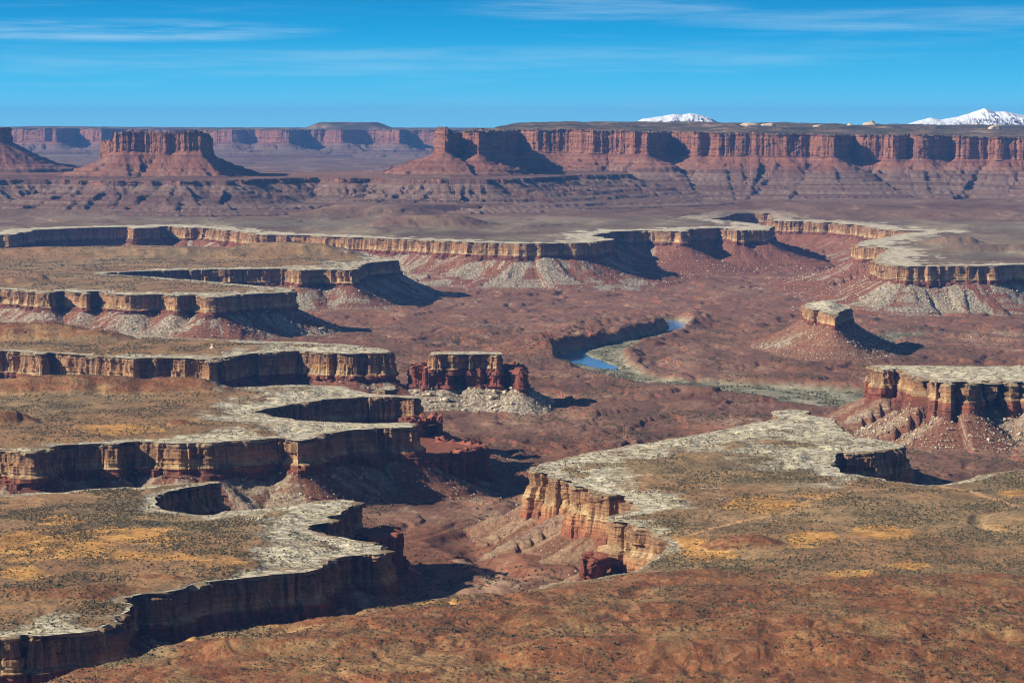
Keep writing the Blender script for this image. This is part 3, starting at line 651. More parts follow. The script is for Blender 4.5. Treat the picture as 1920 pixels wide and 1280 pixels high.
sel = np.where((GX > FQ[:, 0].min() - 150) & (GX < FQ[:, 0].max() + 150) & (GY > FQ[:, 1].min() - 150) & (GY < FQ[:, 1].max() + 150))[0]
d_, s_, qx_, qy_, in_ = nearest(T, GX[sel], GY[sel])
sd_ = np.where(in_, -d_, d_)
ZW = 24.0     # water level
bank = sstep(14., -14., sd_)
rw_ = lambda x, y: 30. + 26. * np.exp(-((x - P(1252, 614, 24.)[0]) ** 2 + (y - P(1252, 614, 24.)[1]) ** 2) / 260. ** 2) + 30. * np.exp(-((x - P(1080, 674, 24.)[0]) ** 2 + (y - P(1080, 674, 24.)[1]) ** 2) / 140. ** 2)
zfl = ZW + 3.0 + 1.2 * fbm(GX[sel] / 40, GY[sel] / 40, 3, 63)
drv = dist_line([P(*q, ZW) for q in RIVER0], GX[sel], GY[sel])
zfl = zfl - 7 * sstep(1.2, .95, drv / rw_(GX[sel], GY[sel])) * sstep(1175, 1140, to_px(GX[sel], GY[sel], np.full(len(sel), ZW))[0] - 400 * sstep(640, 620, to_px(GX[sel], GY[sel], np.full(len(sel), ZW))[1]) + 0.)
zt = Zf[sel]
Zf[sel] = zt * (1 - bank) + zfl * bank
flood[sel] = np.maximum(flood[sel], bank)
# second reach of green flood plain behind the capped butte
db = dist_line([P(*q, 30) for q in RIVB], GX, GY)
flood = np.maximum(flood, sstep(75, 45, db + 18 * fbm(GX / 90, GY / 90, 3, 64)))
Zf = Zf - 14 * sstep(95, 50, db)
dwash = dist_line([P(*q, 55) for q in [(960, 1090), (900, 1040), (840, 1010), (930, 985), (985, 960), (1000, 930), (940, 905), (980, 880)]], GX, GY)
Zf = Zf - 8 * sstep(45, 10, dwash)

owner = np.full(NG, -1); Zo = Zf.copy()
inside_any = np.zeros(NG, bool); deep = np.zeros(NG, bool)
S_at = np.zeros(NG); D_at = np.zeros(NG); REL = np.zeros(NG)
FAR_owner = np.full(NG, -1); Zu = np.full(NG, -1e9); far_deep = np.zeros(NG, bool); far_in = np.zeros(NG, bool)
Sf = np.zeros(NG); Df = np.zeros(NG)
TOPS = {}
ifF = LANDS.index(F)
for i, L in enumerate(LANDS):
    c = L.coarse; m = L.reach + 60
    sel = np.where((GX > c[:, 0].min() - m) & (GX < c[:, 0].max() + m) & (GY > c[:, 1].min() - m) & (GY < c[:, 1].max() + m))[0]
    if len(sel) == 0: continue
    d, s, qx, qy, ins = nearest(L, GX[sel], GY[sel])
    L.sel, L.d, L.sl, L.qx, L.qy, L.ins = sel, d, s, qx, qy, ins
    zr = L.zfun(qx, qy)
    zt = talus_z(L, np.where(ins, 0, d), s, zr, GX[sel], GY[sel])
    if L.mats[2] is None: zt[:] = -1e9
    if L.key == 'S':
        rim_in = np.where(ins, d, 0.)
        zt = np.where(ins, zr - 1 + sstep(0, 120, rim_in) * (5 + 6 * fbm(GX[sel] / 160, GY[sel] / 160, 3, 42) + np.clip((rim_in - 200) * .02, 0, 12)), zt)
    ok = d < L.reach
    if not L.far:
        if L.on is None:
            up = ok & (zt > Zo[sel] + .0)
            idx = sel[up]; Zo[idx] = zt[up]; owner[idx] = i; S_at[idx] = s[up]; D_at[idx] = np.where(ins[up], 0, d[up]); REL[idx] = zt[up] - zr[up]
        if L.on is None:
            inside_any[sel[ins]] = True; deep[sel[ins & (d > 16)]] = True
    else:
        up = ok & (zt > Zu[sel])
        idx = sel[up]; Zu[idx] = zt[up]; FAR_owner[idx] = i; Sf[idx] = s[up]; Df[idx] = np.where(ins[up], 0, d[up])
        if L.key != 'S': far_in[sel[ins]] = True; far_deep[sel[ins & (d > 45)]] = True

quad = np.arange(NR * NA).reshape(NR, NA)
Q4 = np.stack([quad[:-1, :-1], quad[:-1, 1:], quad[1:, 1:], quad[1:, :-1]], -1).reshape(-1, 4)[:, ::-1]

def sub_mesh(name, cells, Xv, Yv, Zv, mat, parent, attrs):
    used = np.unique(cells); mp = np.full(NG, -1, np.int64); mp[used] = np.arange(len(used))
    V = np.stack([Xv[used], Yv[used], Zv[used]], 1)
    return mesh_obj(name, V, mp[cells], mat, parent, {k: v[used] for k, v in attrs.items()})

# roots
for L in LANDS:
    if L.on: continue
    c = L.coarse
    L.root = empty(L.name, (float(c[:, 0].mean()), float(np.clip(c[:, 1].mean(), 0, 20000)), 0.), L.label, L.cat)
for L in LANDS:
    if L.on: L.root = BY[L.on].root

# outer ground: canyon floor and the skirts of talus
cell_ok = ~deep[Q4].all(1)
own_c = owner[Q4].max(1)
for i in range(len(LANDS)):
    pass
own_c = np.where((owner[Q4] >= 0).sum(1) >= 2, own_c, -1)
# the sheet stops once the whole cell is upland interior
RU = rng.random(NG)
base_attrs = dict(flood=flood, sandbank=sandbank)
cf = cell_ok & (own_c == -1)
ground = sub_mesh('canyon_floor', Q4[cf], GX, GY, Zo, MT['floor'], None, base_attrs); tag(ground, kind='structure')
for i, L in enumerate(LANDS):
    if L.far or L.on or L.mats[2] is None: continue
    cl = cell_ok & (own_c == i)
    if cl.any():
        rb = np.full(NG, L.rub); er = np.full(NG, L.earth)
        if L.key == 'F':
            rb = np.interp(960 + 5400 * GX / np.maximum(GY, 1), [0, 480, 700, 1180, 1250, 1620, 1700], [.2, .4, .64, .52, .22, .42, .72])
        q_ = Q4[cl]; lab = np.arange(NG)
        while True:
            mn = lab[q_].min(1); l2 = lab.copy(); np.minimum.at(l2, q_.ravel(), np.repeat(mn, 4)); l2 = l2[l2]
            if (l2 == lab).all(): break
            lab = l2
        lc = lab[q_[:, 0]]; ids_, ct = np.unique(lc, return_counts=True); big = ids_[ct > 200]
        if len(big) == 0: big = ids_[[ct.argmax()]]
        lc = np.where(np.isin(lc, big), lc, ids_[ct.argmax()])
        for b_ in big: sub_mesh('talus', q_[lc == b_], GX, GY, Zo, MT[L.mats[2]], L.root, dict(s=S_at + 977. * i, d=D_at, rel=REL, rub=rb, earth=er))

# tops
for i, L in enumerate(LANDS):
    if L.key == 'S': continue
    sel = L.sel
    X = GX.copy(); Y = GY.copy()
    insg = np.zeros(NG, bool); insg[sel[L.ins]] = True
    cells = insg[Q4].any(1)
    if L.key == 'F': cells &= ~far_deep[Q4].all(1)
    if L.far and L.key != 'S': pass
    cc = Q4[cells]; used = np.unique(cc)
    if len(used) == 0:
        continue
    loc = np.full(NG, -1, np.int64); loc[sel] = np.arange(len(sel)); lu = loc[used]
    rd = np.where(L.ins[lu] & (lu >= 0), L.d[lu], 0.); out = ~L.ins[lu]
    X[used[out]] = L.qx[lu[out]]; Y[used[out]] = L.qy[lu[out]]
    pxx, pyy = to_px(X[used], Y[used], L.zfun(X[used], Y[used]))
    z, at = top_z(L, X[used], Y[used], rd, pxx, pyy)
    Zt = np.zeros(NG); Zt[used] = z
    L.tu = used[~out]; L.tz = z[~out]; L.trd = rd[~out]; L.tsl = at['slick'][~out]; L.tred = at['red'][~out]; L.tsand = at['sand'][~out]
    A_ = {k: np.zeros(NG) for k in at}
    for k in at: A_[k][used] = at[k]
    if L.key in ('F', 'S'):
        # far talus overlies the upland: hand those cells to their own mesa
        Zc = Zt.copy(); upm = np.zeros(NG, bool)
        lim = np.full(NG, False); lim[used] = True
        fo = FAR_owner.copy()
        if L.key == 'S': fo = np.where(fo == i, -1, fo); continue_s = True
        if L.key == 'F':
            upm = lim & (Zu > Zt) & (FAR_owner >= 0)
            Zc[upm] = Zu[upm]
            oc = np.where(upm[cc].sum(1) >= 2, np.where(upm[cc], FAR_owner[cc], -1).max(1), -1)
            sub_mesh('plateau_top', cc[oc == -1], X, Y, Zc, MT[L.mats[0]], L.root, A_)
            for j, LL in enumerate(LANDS):
                q = cc[oc == j]
                if LL.far and len(q): sub_mesh('talus', q, X, Y, Zc, MT[LL.mats[2]], LL.root, dict(s=Sf + 977. * j, d=Df))
            L.Zc = Zc
            continue
        # bench top, buried where a higher butte's skirt stands on it
        A_.update(s=Sf, d=Df)
        sub_mesh('bench_top', cc, X, Y, Zt - 3, MT[L.mats[0]], L.root, A_)
        continue
    nm = 'caprock_top' if (L.far or L.key in ('H', 'Q', 'O1', 'O2', 'R0', 'R1', 'R2', 'R4', 'R5')) else 'plateau_top'
    sub_mesh(nm, cc, X, Y, Zt, MT[L.mats[0]], L.root, A_)
    L.topcells = None

# cliff walls swept along each rim
for i, L in enumerate(LANDS):
    q, s, nrm = L.rim, L.s, L.nrm
    fs = 1. if not L.far else {'K': .95, 'N': 1.3, 'L': 1.5}.get(L.key, 2.4)
    zr = L.zfun(q[:, 0], q[:, 1]); n = len(q); sd = L.seed
    hh = L.h1 + L.h2
    cr = L.cren * np.clip(ridge(s / (26 * fs), s * 0 + 1.5, 2, sd + 21) * 1.2 + .1, 0, 1) if L.cren else np.zeros(n)
    V = []; At_h = []; At_t = []
    def face(k):
        o = 12. * blocks(s / (52. * fs), sd + 22 + k, .96) + 6. * blocks(s / (18. * fs), sd + 23 + k, .94) + 2.6 * blocks(s / (7. * fs), sd + 24 + k, .85)
        if k == 0: o = o - L.cleft * sstep(.7, .9, ridge(s / (120. * fs) + .7 * perlin(s / (200. * fs), s * 0, sd + 62), s * 0 + .5, 1, sd + 60)) - 3.5 * sstep(.86, .97, ridge(s / (37. * fs), s * 0 + .5, 1, sd + 61))
        return o * fs * L.col
    col = face(0) + 5. * fs * fbm(s / (90. * fs), s * 0 + .5, 2, sd + 27)
    sag = np.maximum(0, blocks(s / (11. * fs), sd + 28, .8) + .1) * 5. * fs * L.sag       # broken blocks along the lip
    sag2 = np.maximum(0, blocks(s / (23. * fs), sd + 29, .8) + .05) * 6. * fs * L.sag
    for o, dz, cw, sg in [(-15., -2.4, 0., 0), (-9., -.45, .5, 0), (-4.5, .12, .9, .15), (-1.2, .0, 1., .8)]:
        off = np.maximum(o - L.rnd * (1. + .2 * (o < -3)) + col * max(0., 1 + o / 12.), -14.5 if o > -14 else -15.)
        V.append(np.column_stack([q + nrm * off[:, None], zr + dz + cr * cw - sg * np.minimum(sag + sag2 * .5, 6)])); At_h.append(np.zeros(n)); At_t.append(np.zeros(n))
    step = 1.5 if not L.far else 4.5
    zs = np.concatenate([np.arange(.8, hh + 8, step)])
    beds = [face(70 + 7 * b_) for b_ in range(7)]
    for h in zs:
        t = h / L.h1 if h < L.h1 else 1 + (h - L.h1) / max(L.h2, 8.)
        wv_ = h + .07 * L.h1 * fbm(s / (120. * fs), s * 0 + 4., 2, sd + 31) + .12 * L.h1 * blocks(s / (30. * fs), sd + 32, .95)
        bp = np.interp(wv_ / L.h1, [0, .16, .2, .55, .6, 1., 1.02, 1.02 + .5 * max(L.h2, 1.) / L.h1, 1.05 + max(L.h2, 1.) / L.h1], [0, .98, 1.02, 1.98, 2.02, 2.98, 3.02, 4., 5.]); bi = np.clip(np.floor(bp), 0, 6).astype(int)
        bed = np.choose(bi, beds)
        detail = .45 * fs * perlin(s / (17. * fs), np.full(n, h / (30. * fs)), sd + 24) + .7 * fs * perlin(s / (5. * fs), np.full(n, h / (9. * fs)), sd + 25) + (1.0 + 1.2 * (h < .25 * L.h1 or .8 * L.h1 < h < L.h1 * 1.1)) * fs * perlin(s / (140. * fs), np.full(n, h / (2.6 * fs)), sd + 26)
        setback = np.choose(bi, [0., 1.2, 1.7, 2.6, 3.6, 4.6, 5.6]) * fs + L.bulge * math.sin(min(1., h / L.h1) * math.pi)
        grow = h * .045
        low = 0.
        if h > L.h1: low = 4.0 + .1 * (h - L.h1)
        elif h > L.h1 - 2: low = 4.0 * (h - L.h1 + 2) / 2
        if L.h2 < 9: low *= .4
        w2 = .6 if h < L.h1 else .75
        off = col * (.95 if h < L.h1 else .7) + w2 * bed + detail + setback + grow + low
        under = 2.5 * fs * sstep(.55, .95, fbm(s / (70. * fs), s * 0 + 8., 2, sd + 33) + .5) * math.sin(min(1., h / L.h1) * math.pi)   # shallow alcoves
        spall = 3. * fs * sstep(.1, .15, fbm(s / (60. * fs), np.full(n, h / (44. * fs)), 1, sd + 35)) + 1.4 * fs * sstep(.16, .2, fbm(s / (19. * fs), np.full(n, h / (16. * fs)) + 5., 1, sd + 36))
        off = off - L.rnd * (math.exp(-h / 5.) - 0.) - under - spall * min(1., h / (4. * fs))
        drop_ = np.minimum(sag + sag2 * .5, 6) * max(0., 1 - h / (9. * fs))
        V.append(np.column_stack([q + nrm * off[:, None], zr - h - drop_ + cr * max(0., 1 - h / (25. * fs))])); At_h.append(np.full(n, h)); At_t.append(np.full(n, t))
    m = len(V); V = np.concatenate(V)
    idx = np.arange(m * n).reshape(m, n); nx = np.roll(idx, -1, 1)
    Fq = np.stack([idx[:-1], idx[1:], nx[1:], nx[:-1]], -1).reshape(-1, 4)
    # leave out what lies outside the sector of ground that is built
    a_ = np.abs(np.arctan2(V[:, 0], V[:, 1])); r_ = np.hypot(V[:, 0], V[:, 1])
    good = (a_ < math.radians(15.05)) & (r_ < 43400) & (r_ > 1840)
    Fq = Fq[good[Fq].all(1)]
    if not len(Fq): continue
    used = np.unique(Fq); mp = np.full(len(V), -1, np.int64); mp[used] = np.arange(len(used))
    sa = np.tile(s, m) + 977. * i
    mesh_obj('cliff_face', V[used], mp[Fq], MT[L.mats[1]], L.root, dict(s=sa[used], h=np.concatenate(At_h)[used], t=np.concatenate(At_t)[used]), smooth=False)

# river water
rp = np.array([P(*q, ZW) for q in RIVER0]); sl = np.concatenate([[0], np.cumsum(np.hypot(*np.diff(rp, axis=0).T))]); u = np.arange(0, sl[-1], 15.)
rq = np.stack([np.interp(u, sl, rp[:, 0]), np.interp(u, sl, rp[:, 1])], 1)
for _ in range(12): rq[1:-1] = .5 * rq[1:-1] + .25 * (rq[2:] + rq[:-2])
tg = np.gradient(rq, axis=0); nr = np.stack([tg[:, 1], -tg[:, 0]], 1); nr /= np.linalg.norm(nr, axis=1, keepdims=True)
V = np.concatenate([np.column_stack([rq + nr * (w * rw_(rq[:, 0], rq[:, 1]))[:, None], np.full(len(rq), ZW)]) for w in (-1.08, 1.08)])
n = len(rq); idx = np.arange(2 * n).reshape(2, n)
o = mesh_obj('river', V, np.stack([idx[0, :-1], idx[0, 1:], idx[1, 1:], idx[1, :-1]], -1), MT['water']); tag(o, kind='structure')

# ------------------------------------------------------------------ snowy mountains
def mountain(label, prof, D, depth):
    pxs = np.array([p[0] for p in prof], float); zz = np.array([HC + (225 - p[1]) * D / FPX for p in prof])
    xs = np.arange(pxs[0], pxs[-1], 1.0); ys = np.linspace(-1, 1, 60)
    XX, YY = np.meshgrid((xs - 960) / FPX * D, ys * depth + D, indexing='ij')
    top = np.interp(xs, pxs, zz)[:, None]; base = 470.
    fall = np.abs(ys)[None, :]
    rg = ridge(XX / 170, YY / 260, 4, 91)
    h = (top - base) * (1 - fall ** .9) + 60 * (rg - .6) * np.sin(np.pi * np.clip(fall * 1.1, 0, 1)) * ((top - base) / 250) + 5 * fbm(XX / 40, YY / 40, 3, 92)
    V = np.column_stack([XX.ravel(), YY.ravel(), (base + np.maximum(h, -20)).ravel()])
    a, b = XX.shape; idx = np.arange(a * b).reshape(a, b)
    Fq = np.stack([idx[:-1, :-1], idx[1:, :-1], idx[1:, 1:], idx[:-1, 1:]], -1).reshape(-1, 4)
    V[:, 1] = V[:, 1]
    r = (float(XX.mean()), D, base)
    o = mesh_obj('snowy_mountain', V - np.array(r), Fq, MT['snow']); o.location = r
    tag(o, label, 'mountain', 'snowy mountains beyond the mesa')
mountain('rounded snow covered mountain behind the middle of the long mesa', [(1160, 246), (1190, 229), (1205, 222), (1235, 218), (1262, 213), (1278, 215), (1292, 211), (1310, 214), (1330, 220), (1345, 229), (1375, 244)], 37000., 1700.)
mountain('sharp peaked snow covered mountain near the right edge of the skyline', [(1680, 240), (1715, 227), (1742, 220), (1760, 224), (1790, 219), (1815, 212), (1843, 202), (1862, 209), (1880, 208), (1905, 213), (1930, 218), (2000, 222), (2100, 246)], 37000., 1900.)

# ------------------------------------------------------------------ rocks, domes, shrubs
def lump(seed, sub=2, sq=(1, 1, .7), rough=.28):
    import bmesh
    bm = bmesh.new(); bmesh.ops.create_icosphere(bm, subdivisions=sub, radius=1.)
    co = np.array([v.co[:] for v in bm.verts]); f = np.array([[v.index for v in p.verts] for p in bm.faces]); bm.free()
    r = random.Random(seed)
    for _ in range(7):           # chop flat facets
        nv = np.array([r.gauss(0, 1) for _ in range(3)]); nv /= np.linalg.norm(nv); k = r.uniform(.55, .85)
        dd = co @ nv - k; co = co - np.outer(np.maximum(dd, 0), nv)
    co = co * (1 + rough * fbm(co[:, 0] * 1.7 + seed, co[:, 1] * 1.7 + co[:, 2], 2, seed)[:, None]) * np.array(sq)
    return co, f

def surf_z(own_i, cnt, cond=None, seed=1):
    m = owner == own_i
    m &= ~inside_any & (np.abs(AA.ravel()) < math.radians(11.))
    if cond is not None: m &= cond
    ids = np.where(m)[0]
    # weight by ground area so that near rows are not favoured
    g = np.random.default_rng(seed); pr = GR[ids] ** 1.0; pr /= pr.sum()
    return g.choice(ids, size=min(cnt, len(ids)), replace=False, p=pr)

lumps = [lump(k) for k in range(6)]
rock_me = {}
def rock_mesh(k, mat):
    if (k, mat) not in rock_me:
        co, f = lumps[k]; me = bpy.data.meshes.new('boulder'); me.from_pydata(co.tolist(), [], f.tolist()); me.materials.append(MT[mat]); rock_me[(k, mat)] = me
    return rock_me[(k, mat)]
def scatter(L, cnt, label, group, lo, hi, mat='pale', cond=None, seed=1):
    i = LANDS.index(L)
    for j in surf_z(i, cnt, cond, seed):
        o = bpy.data.objects.new('boulder', rock_mesh(random.randrange(6), mat)); COL.objects.link(o)
        r = lo + (hi - lo) * random.random() ** 2.2
        o.location = (GX[j] + random.uniform(-3, 3), GY[j] + random.uniform(-5, 5), Zo[j] + .25 * r)
        o.scale = (r * random.uniform(.8, 1.2), r * random.uniform(.8, 1.2), r * random.uniform(.7, 1.1)); o.rotation_euler = (random.uniform(-.3, .3), random.uniform(-.3, .3), random.uniform(0, 6.28))
        tag(o, label, 'boulder', group)
front = lambda L: (GY < L.coarse[:, 1].mean() + 20)
scatter(O2, 95, 'pale angular boulder on the apron of the small butte in the middle of the canyon', 'boulders below the small flat topped butte', 2.2, 8., cond=front(O2) & (D_at < 130), seed=2)
scatter(H, 70, 'pale boulder lying on the slope below the cream topped mesa at the right edge', 'boulders below the cream topped mesa', 2.2, 6., cond=front(H) & (D_at < 330), seed=3)
scatter(Q, 30, 'pale block on the slope below the white mushroom cap of the lone butte', 'boulders below the mushroom capped butte', 2., 5., cond=front(Q) & (D_at < 200), seed=4)
scatter(B, 45, 'pale boulder on the shaded slope below the twin pale fingers', 'boulders below the twin fingers', 1.8, 5., cond=(GX > -700) & (D_at < 260) & (GY < 4900), seed=5)
scatter(I, 25, 'small rock on the earthy slope below the golden cliff', 'rocks below the golden cliff', 1.2, 3.4, cond=(GX < 260) & (GX > -250) & (D_at < 300), seed=6)

scatter(D, 40, 'large pale block on the red and grey slope below the forked plateau', 'blocks below the forked plateau', 3., 9., cond=front(D) & (D_at < 220) & (GX > -1700), seed=7)

def rubble(name, L, cnt, lo, hi, mat, cond=None, seed=9):
    ids = surf_z(LANDS.index(L), cnt, cond, seed); n = len(ids)
    if not n: return
    g = np.random.default_rng(seed)
    import itertools
    co, f = lump(40 + seed, 1)
    r = lo + (hi - lo) * g.random(n) ** 2.5
    a = g.random(n) * 6.28; ca, sa = np.cos(a), np.sin(a)
    px_ = GX[ids] + g.uniform(-6, 6, n); py_ = GY[ids] + g.uniform(-9, 9, n); pz_ = Zo[ids] + .2 * r
    V = np.empty((n, len(co), 3)); st = g.uniform(.7, 1.3, (n, 3)) * r[:, None]
    x = co[None, :, 0] * st[:, :1]; y = co[None, :, 1] * st[:, 1:2]
    V[:, :, 0] = px_[:, None] + x * ca[:, None] - y * sa[:, None]; V[:, :, 1] = py_[:, None] + x * sa[:, None] + y * ca[:, None]; V[:, :, 2] = pz_[:, None] + co[None, :, 2] * st[:, 2:3]
    Fq = (f[None] + (np.arange(n) * len(co))[:, None, None]).reshape(-1, 3)
    return mesh_obj(name, V.reshape(-1, 3), Fq, MT[mat], None, smooth=False)
parts = [(O2, 1500, 1., 2.8, front(O2)), (H, 2400, .9, 2.8, front(H)), (Q, 900, 1., 3., front(Q)), (B, 2000, .8, 2.6, GX > -900), (I, 1200, .6, 1.8, GX < 300), (A, 1500, .7, 2.2, None), (C, 700, 1., 3., None), (D, 2600, 1.2, 4., front(D)), (F, 2600, 1.5, 5., GY < 12200)]
for k, (L, n_, lo, hi, cd) in enumerate(parts):
    o = rubble('rubble', L, n_, lo, hi, 'pale', cd, 20 + k)
    if o: tag(o, 'scattered pale rubble on the slope below the ' + {'O2': 'small mid canyon butte', 'H': 'cream topped mesa at the right edge', 'Q': 'mushroom capped butte', 'B': 'twin pale fingers', 'I': 'golden foreground cliff', 'A': 'left foreground plateau', 'C': 'narrow tapering plateau', 'D': 'forked plateau', 'F': 'far white rim'}[L.key], 'rubble', kind='stuff')

# low desert brush, uncountable
DR = np.repeat(np.gradient(rr), NA)
def brush(name, ids, z, wgt, cnt, lo, hi, label, seed):
    g = np.random.default_rng(seed); pr = wgt * GR[ids] * DR[ids] * (np.abs(AA.ravel()[ids]) < math.radians(11.3)); pr = pr / pr.sum()
    k = g.choice(len(ids), size=cnt, p=pr); j = ids[k]
    th = AA.ravel()[j] + g.uniform(-.5, .5, cnt) * math.radians(.032); r_ = GR[j] + g.uniform(-.5, .5, cnt) * DR[j]
    x = r_ * np.sin(th); y = r_ * np.cos(th); zz = z[k]
    r = lo + (hi - lo) * g.random(cnt) ** 2
    base = np.array([(1, 0, .25), (0, 1, .25), (-1, 0, .25), (0, -1, .25), (0, 0, 1.05), (0, 0, -.3)])
    V = base[None] * r[:, None, None] * g.uniform(.65, 1.3, (cnt, 6, 3)); a = g.random(cnt) * 6.28
    ca, sa_ = np.cos(a)[:, None], np.sin(a)[:, None]
    X_ = V[:, :, 0] * ca - V[:, :, 1] * sa_ + x[:, None]; Y_ = V[:, :, 0] * sa_ + V[:, :, 1] * ca + y[:, None]; Z_ = V[:, :, 2] + zz[:, None]
    tri = np.array([(0, 1, 4), (1, 2, 4), (2, 3, 4), (3, 0, 4), (1, 0, 5), (2, 1, 5), (3, 2, 5), (0, 3, 5)])
    Fq = (tri[None] + (np.arange(cnt) * 6)[:, None, None]).reshape(-1, 3)
    o = mesh_obj(name, np.stack([X_, Y_, Z_], -1).reshape(-1, 3), Fq, MT['brush'], None, smooth=False); tag(o, label, 'brush', kind='stuff')
for L, cnt, lo, hi, lab in ((I, 40000, .45, 1.7, 'low olive brush dotted over the broad foreground plateau'), (A, 17000, .5, 1.7, 'low olive brush dotted over the left foreground plateau'), (B, 9000, .6, 1.9, 'low olive brush on the plateau with the orange sand patch'), (C, 5000, .8, 2.2, 'low brush on the narrow tapering plateau'), (D, 9000, 1.2, 3.4, 'dark brush on the forked plateau below the long ridge')):
    X_, Y_ = GX[L.tu], GY[L.tu]
    den = sstep(-.25, .3, fbm(X_ / 110, Y_ / 110, 4, 95)) * (1 - .9 * np.clip(L.tsl, 0, 1)) * (1 - .55 * np.clip(L.tred, 0, 1)) * (1 - .35 * np.clip(L.tsand, 0, 1)) * (L.trd > 5) + .002
    brush('desert_brush', L.tu, L.tz, den, cnt, lo, hi, lab, 96 + cnt)
nr_ = GR[I.tu] < 3300
brush('slope_brush', I.tu[nr_], I.tz[nr_], sstep(-.2, .3, fbm(GX[I.tu[nr_]] / 70, GY[I.tu[nr_]] / 50, 4, 195)) + .06, 15000, .3, 1.2, 'small dry brush on the red and tan foreground slope', 196)
fl_ = np.where((owner == -1) & ~inside_any & (GR < 8600) & (flood < .3))[0]
brush('canyon_brush', fl_, Zo[fl_], sstep(-.1, .35, fbm(GX[fl_] / 160, GY[fl_] / 220, 4, 97)) + .03, 34000, .8, 2.6, 'dark scrub dotted over the red canyon floor', 98)
fl_ = np.where((flood > .5) & (GR < 9000))[0]
brush('river_willows', fl_, Zo[fl_], sstep(-.05, .2, fbm(GX[fl_] / 60, GY[fl_] / 90, 3, 99)) + .02, 6000, 1., 3., 'grey green willows on the flood plain beside the river', 100)

# pale sandstone domes on the far mesa top
def dome(px, ytop, D, w, h, label, sd_):
    co, f = lump(sd_, 3, (1, 1, 1), .35); z0 = HC - (ytop - 225) * D / FPX
    x, y = PD(px, D)
    o = mesh_obj('sandstone_dome', co * np.array([w, w * .8, h]), f, MT['dome']); o.location = (x, y, z0 - h * .9)
    tag(o, label, 'rock dome', 'pale domes on the far mesa top')
dome(1632, 227.5, 21000, 62, 42, 'tallest cream dome on the skyline of the long mesa', 70)
dome(1594, 231.5, 20800, 42, 34, 'brown topped dome just left of the tallest cream dome', 71)
dome(1405, 230.5, 20500, 80, 28, 'broad low dome right of the rounded snowy mountain', 72)
dome(1440, 231.5, 20600, 60, 24, 'low knob at the right end of the broad low dome', 73)
dome(1366, 233, 20500, 60, 22, 'low pale knob at the left end of the broad low dome', 78)
dome(1535, 233.5, 20500, 70, 22, 'long flat pale knob midway along the mesa skyline', 74)
dome(1075, 233.5, 20000, 62, 20, 'flat grey knob on the skyline left of the rounded snowy mountain', 75)
dome(1862, 236.5, 20000, 60, 26, 'pale knob below the sharp peaked snowy mountain', 77)

# hoodoo knobs
def knob(name, px, py, z, w, h, mat, label):
    x, y = P(px, py, z); rows = []; na = 20
    prof = [(1.5, -.2), (1.1, .1), (.8, .3), (.55, .45), (.42, .6), (.38, .72), (.55, .78), (.6, .88), (.4, .98), (.05, 1.)]
    V = []
    for r, t in prof:
        for a in range(na):
            th = 2 * math.pi * a / na; k = 1 + .25 * float(perlin(np.array([math.cos(th) * 1.5 + px]), np.array([math.sin(th) * 1.5 + t * 2]), 3)[0])
            V.append((r * w * k * math.cos(th), r * w * k * math.sin(th), t * h))
    Fq = [(i * na + a, i * na + (a + 1) % na, (i + 1) * na + (a + 1) % na, (i + 1) * na + a) for i in range(len(prof) - 1) for a in range(na)]
    o = mesh_obj(name, np.array(V), np.array(Fq), MT[mat]); o.location = (x, y, z); tag(o, label, 'rock knob')
knob('hoodoo', 399, 654, 151, 7, 11, 'dome', 'lone pale knob standing on the narrow tapering plateau')

# shrubs in the foreground
topI = [o for o in I.root.children if o.name.startswith('plateau_top')][0]
dg = bpy.context.evaluated_depsgraph_get(); dg.update()
def drop(x, y):
    ok, loc, nn, fi = topI.ray_cast(Vector((x, y, 900)) - topI.matrix_world.translation, Vector((0, 0, -1)))
    return loc.z + topI.matrix_world.translation.z if ok else 150.
def shrub_meshes(k):
    r = random.Random(300 + k); V = []; Fc = []
    for _ in range(130):
        th = r.uniform(0, 6.283); ph = math.acos(r.uniform(-.15, 1)); q = r.uniform(.45, 1.) ** .6 * (1 + .3 * math.sin(3 * th + k))
        c = np.array([math.sin(ph) * math.cos(th), math.sin(ph) * math.sin(th), .35 + .75 * math.cos(ph)]) * q
        a = np.array([r.gauss(0, 1) for _ in range(3)]); a /= np.linalg.norm(a); b = np.cross(a, [r.gauss(0, 1) for _ in range(3)]); b /= np.linalg.norm(b)
        s_ = r.uniform(.1, .2); i = len(V)
        V += [c - a * s_, c + b * s_ * .6, c + a * s_, c - b * s_ * .6]; Fc.append((i, i + 1, i + 2, i + 3))
    me = bpy.data.meshes.new('crown'); me.from_pydata([tuple(v) for v in V], [], Fc); me.materials.append(MT['leaf'])
    V = []; Fc = []
    for j in range(5):
        th = j * 1.26 + r.random(); e = np.array([.5 * math.cos(th), .5 * math.sin(th), .75]); i = len(V)
        for t_, w in ((0, .05), (1, .02)):
            for a_ in range(4): V.append(e * t_ + np.array([math.cos(a_ * 1.571), math.sin(a_ * 1.571), 0]) * w + np.array([0, 0, -.1 * (1 - t_)]))
        for a_ in range(4): Fc.append((i + a_, i + (a_ + 1) % 4, i + 4 + (a_ + 1) % 4, i + 4 + a_))
    m2 = bpy.data.meshes.new('stems'); m2.from_pydata([tuple(v) for v in V], [], Fc); m2.materials.append(MT['bark'])
    return me, m2
SM = [shrub_meshes(k) for k in range(4)]
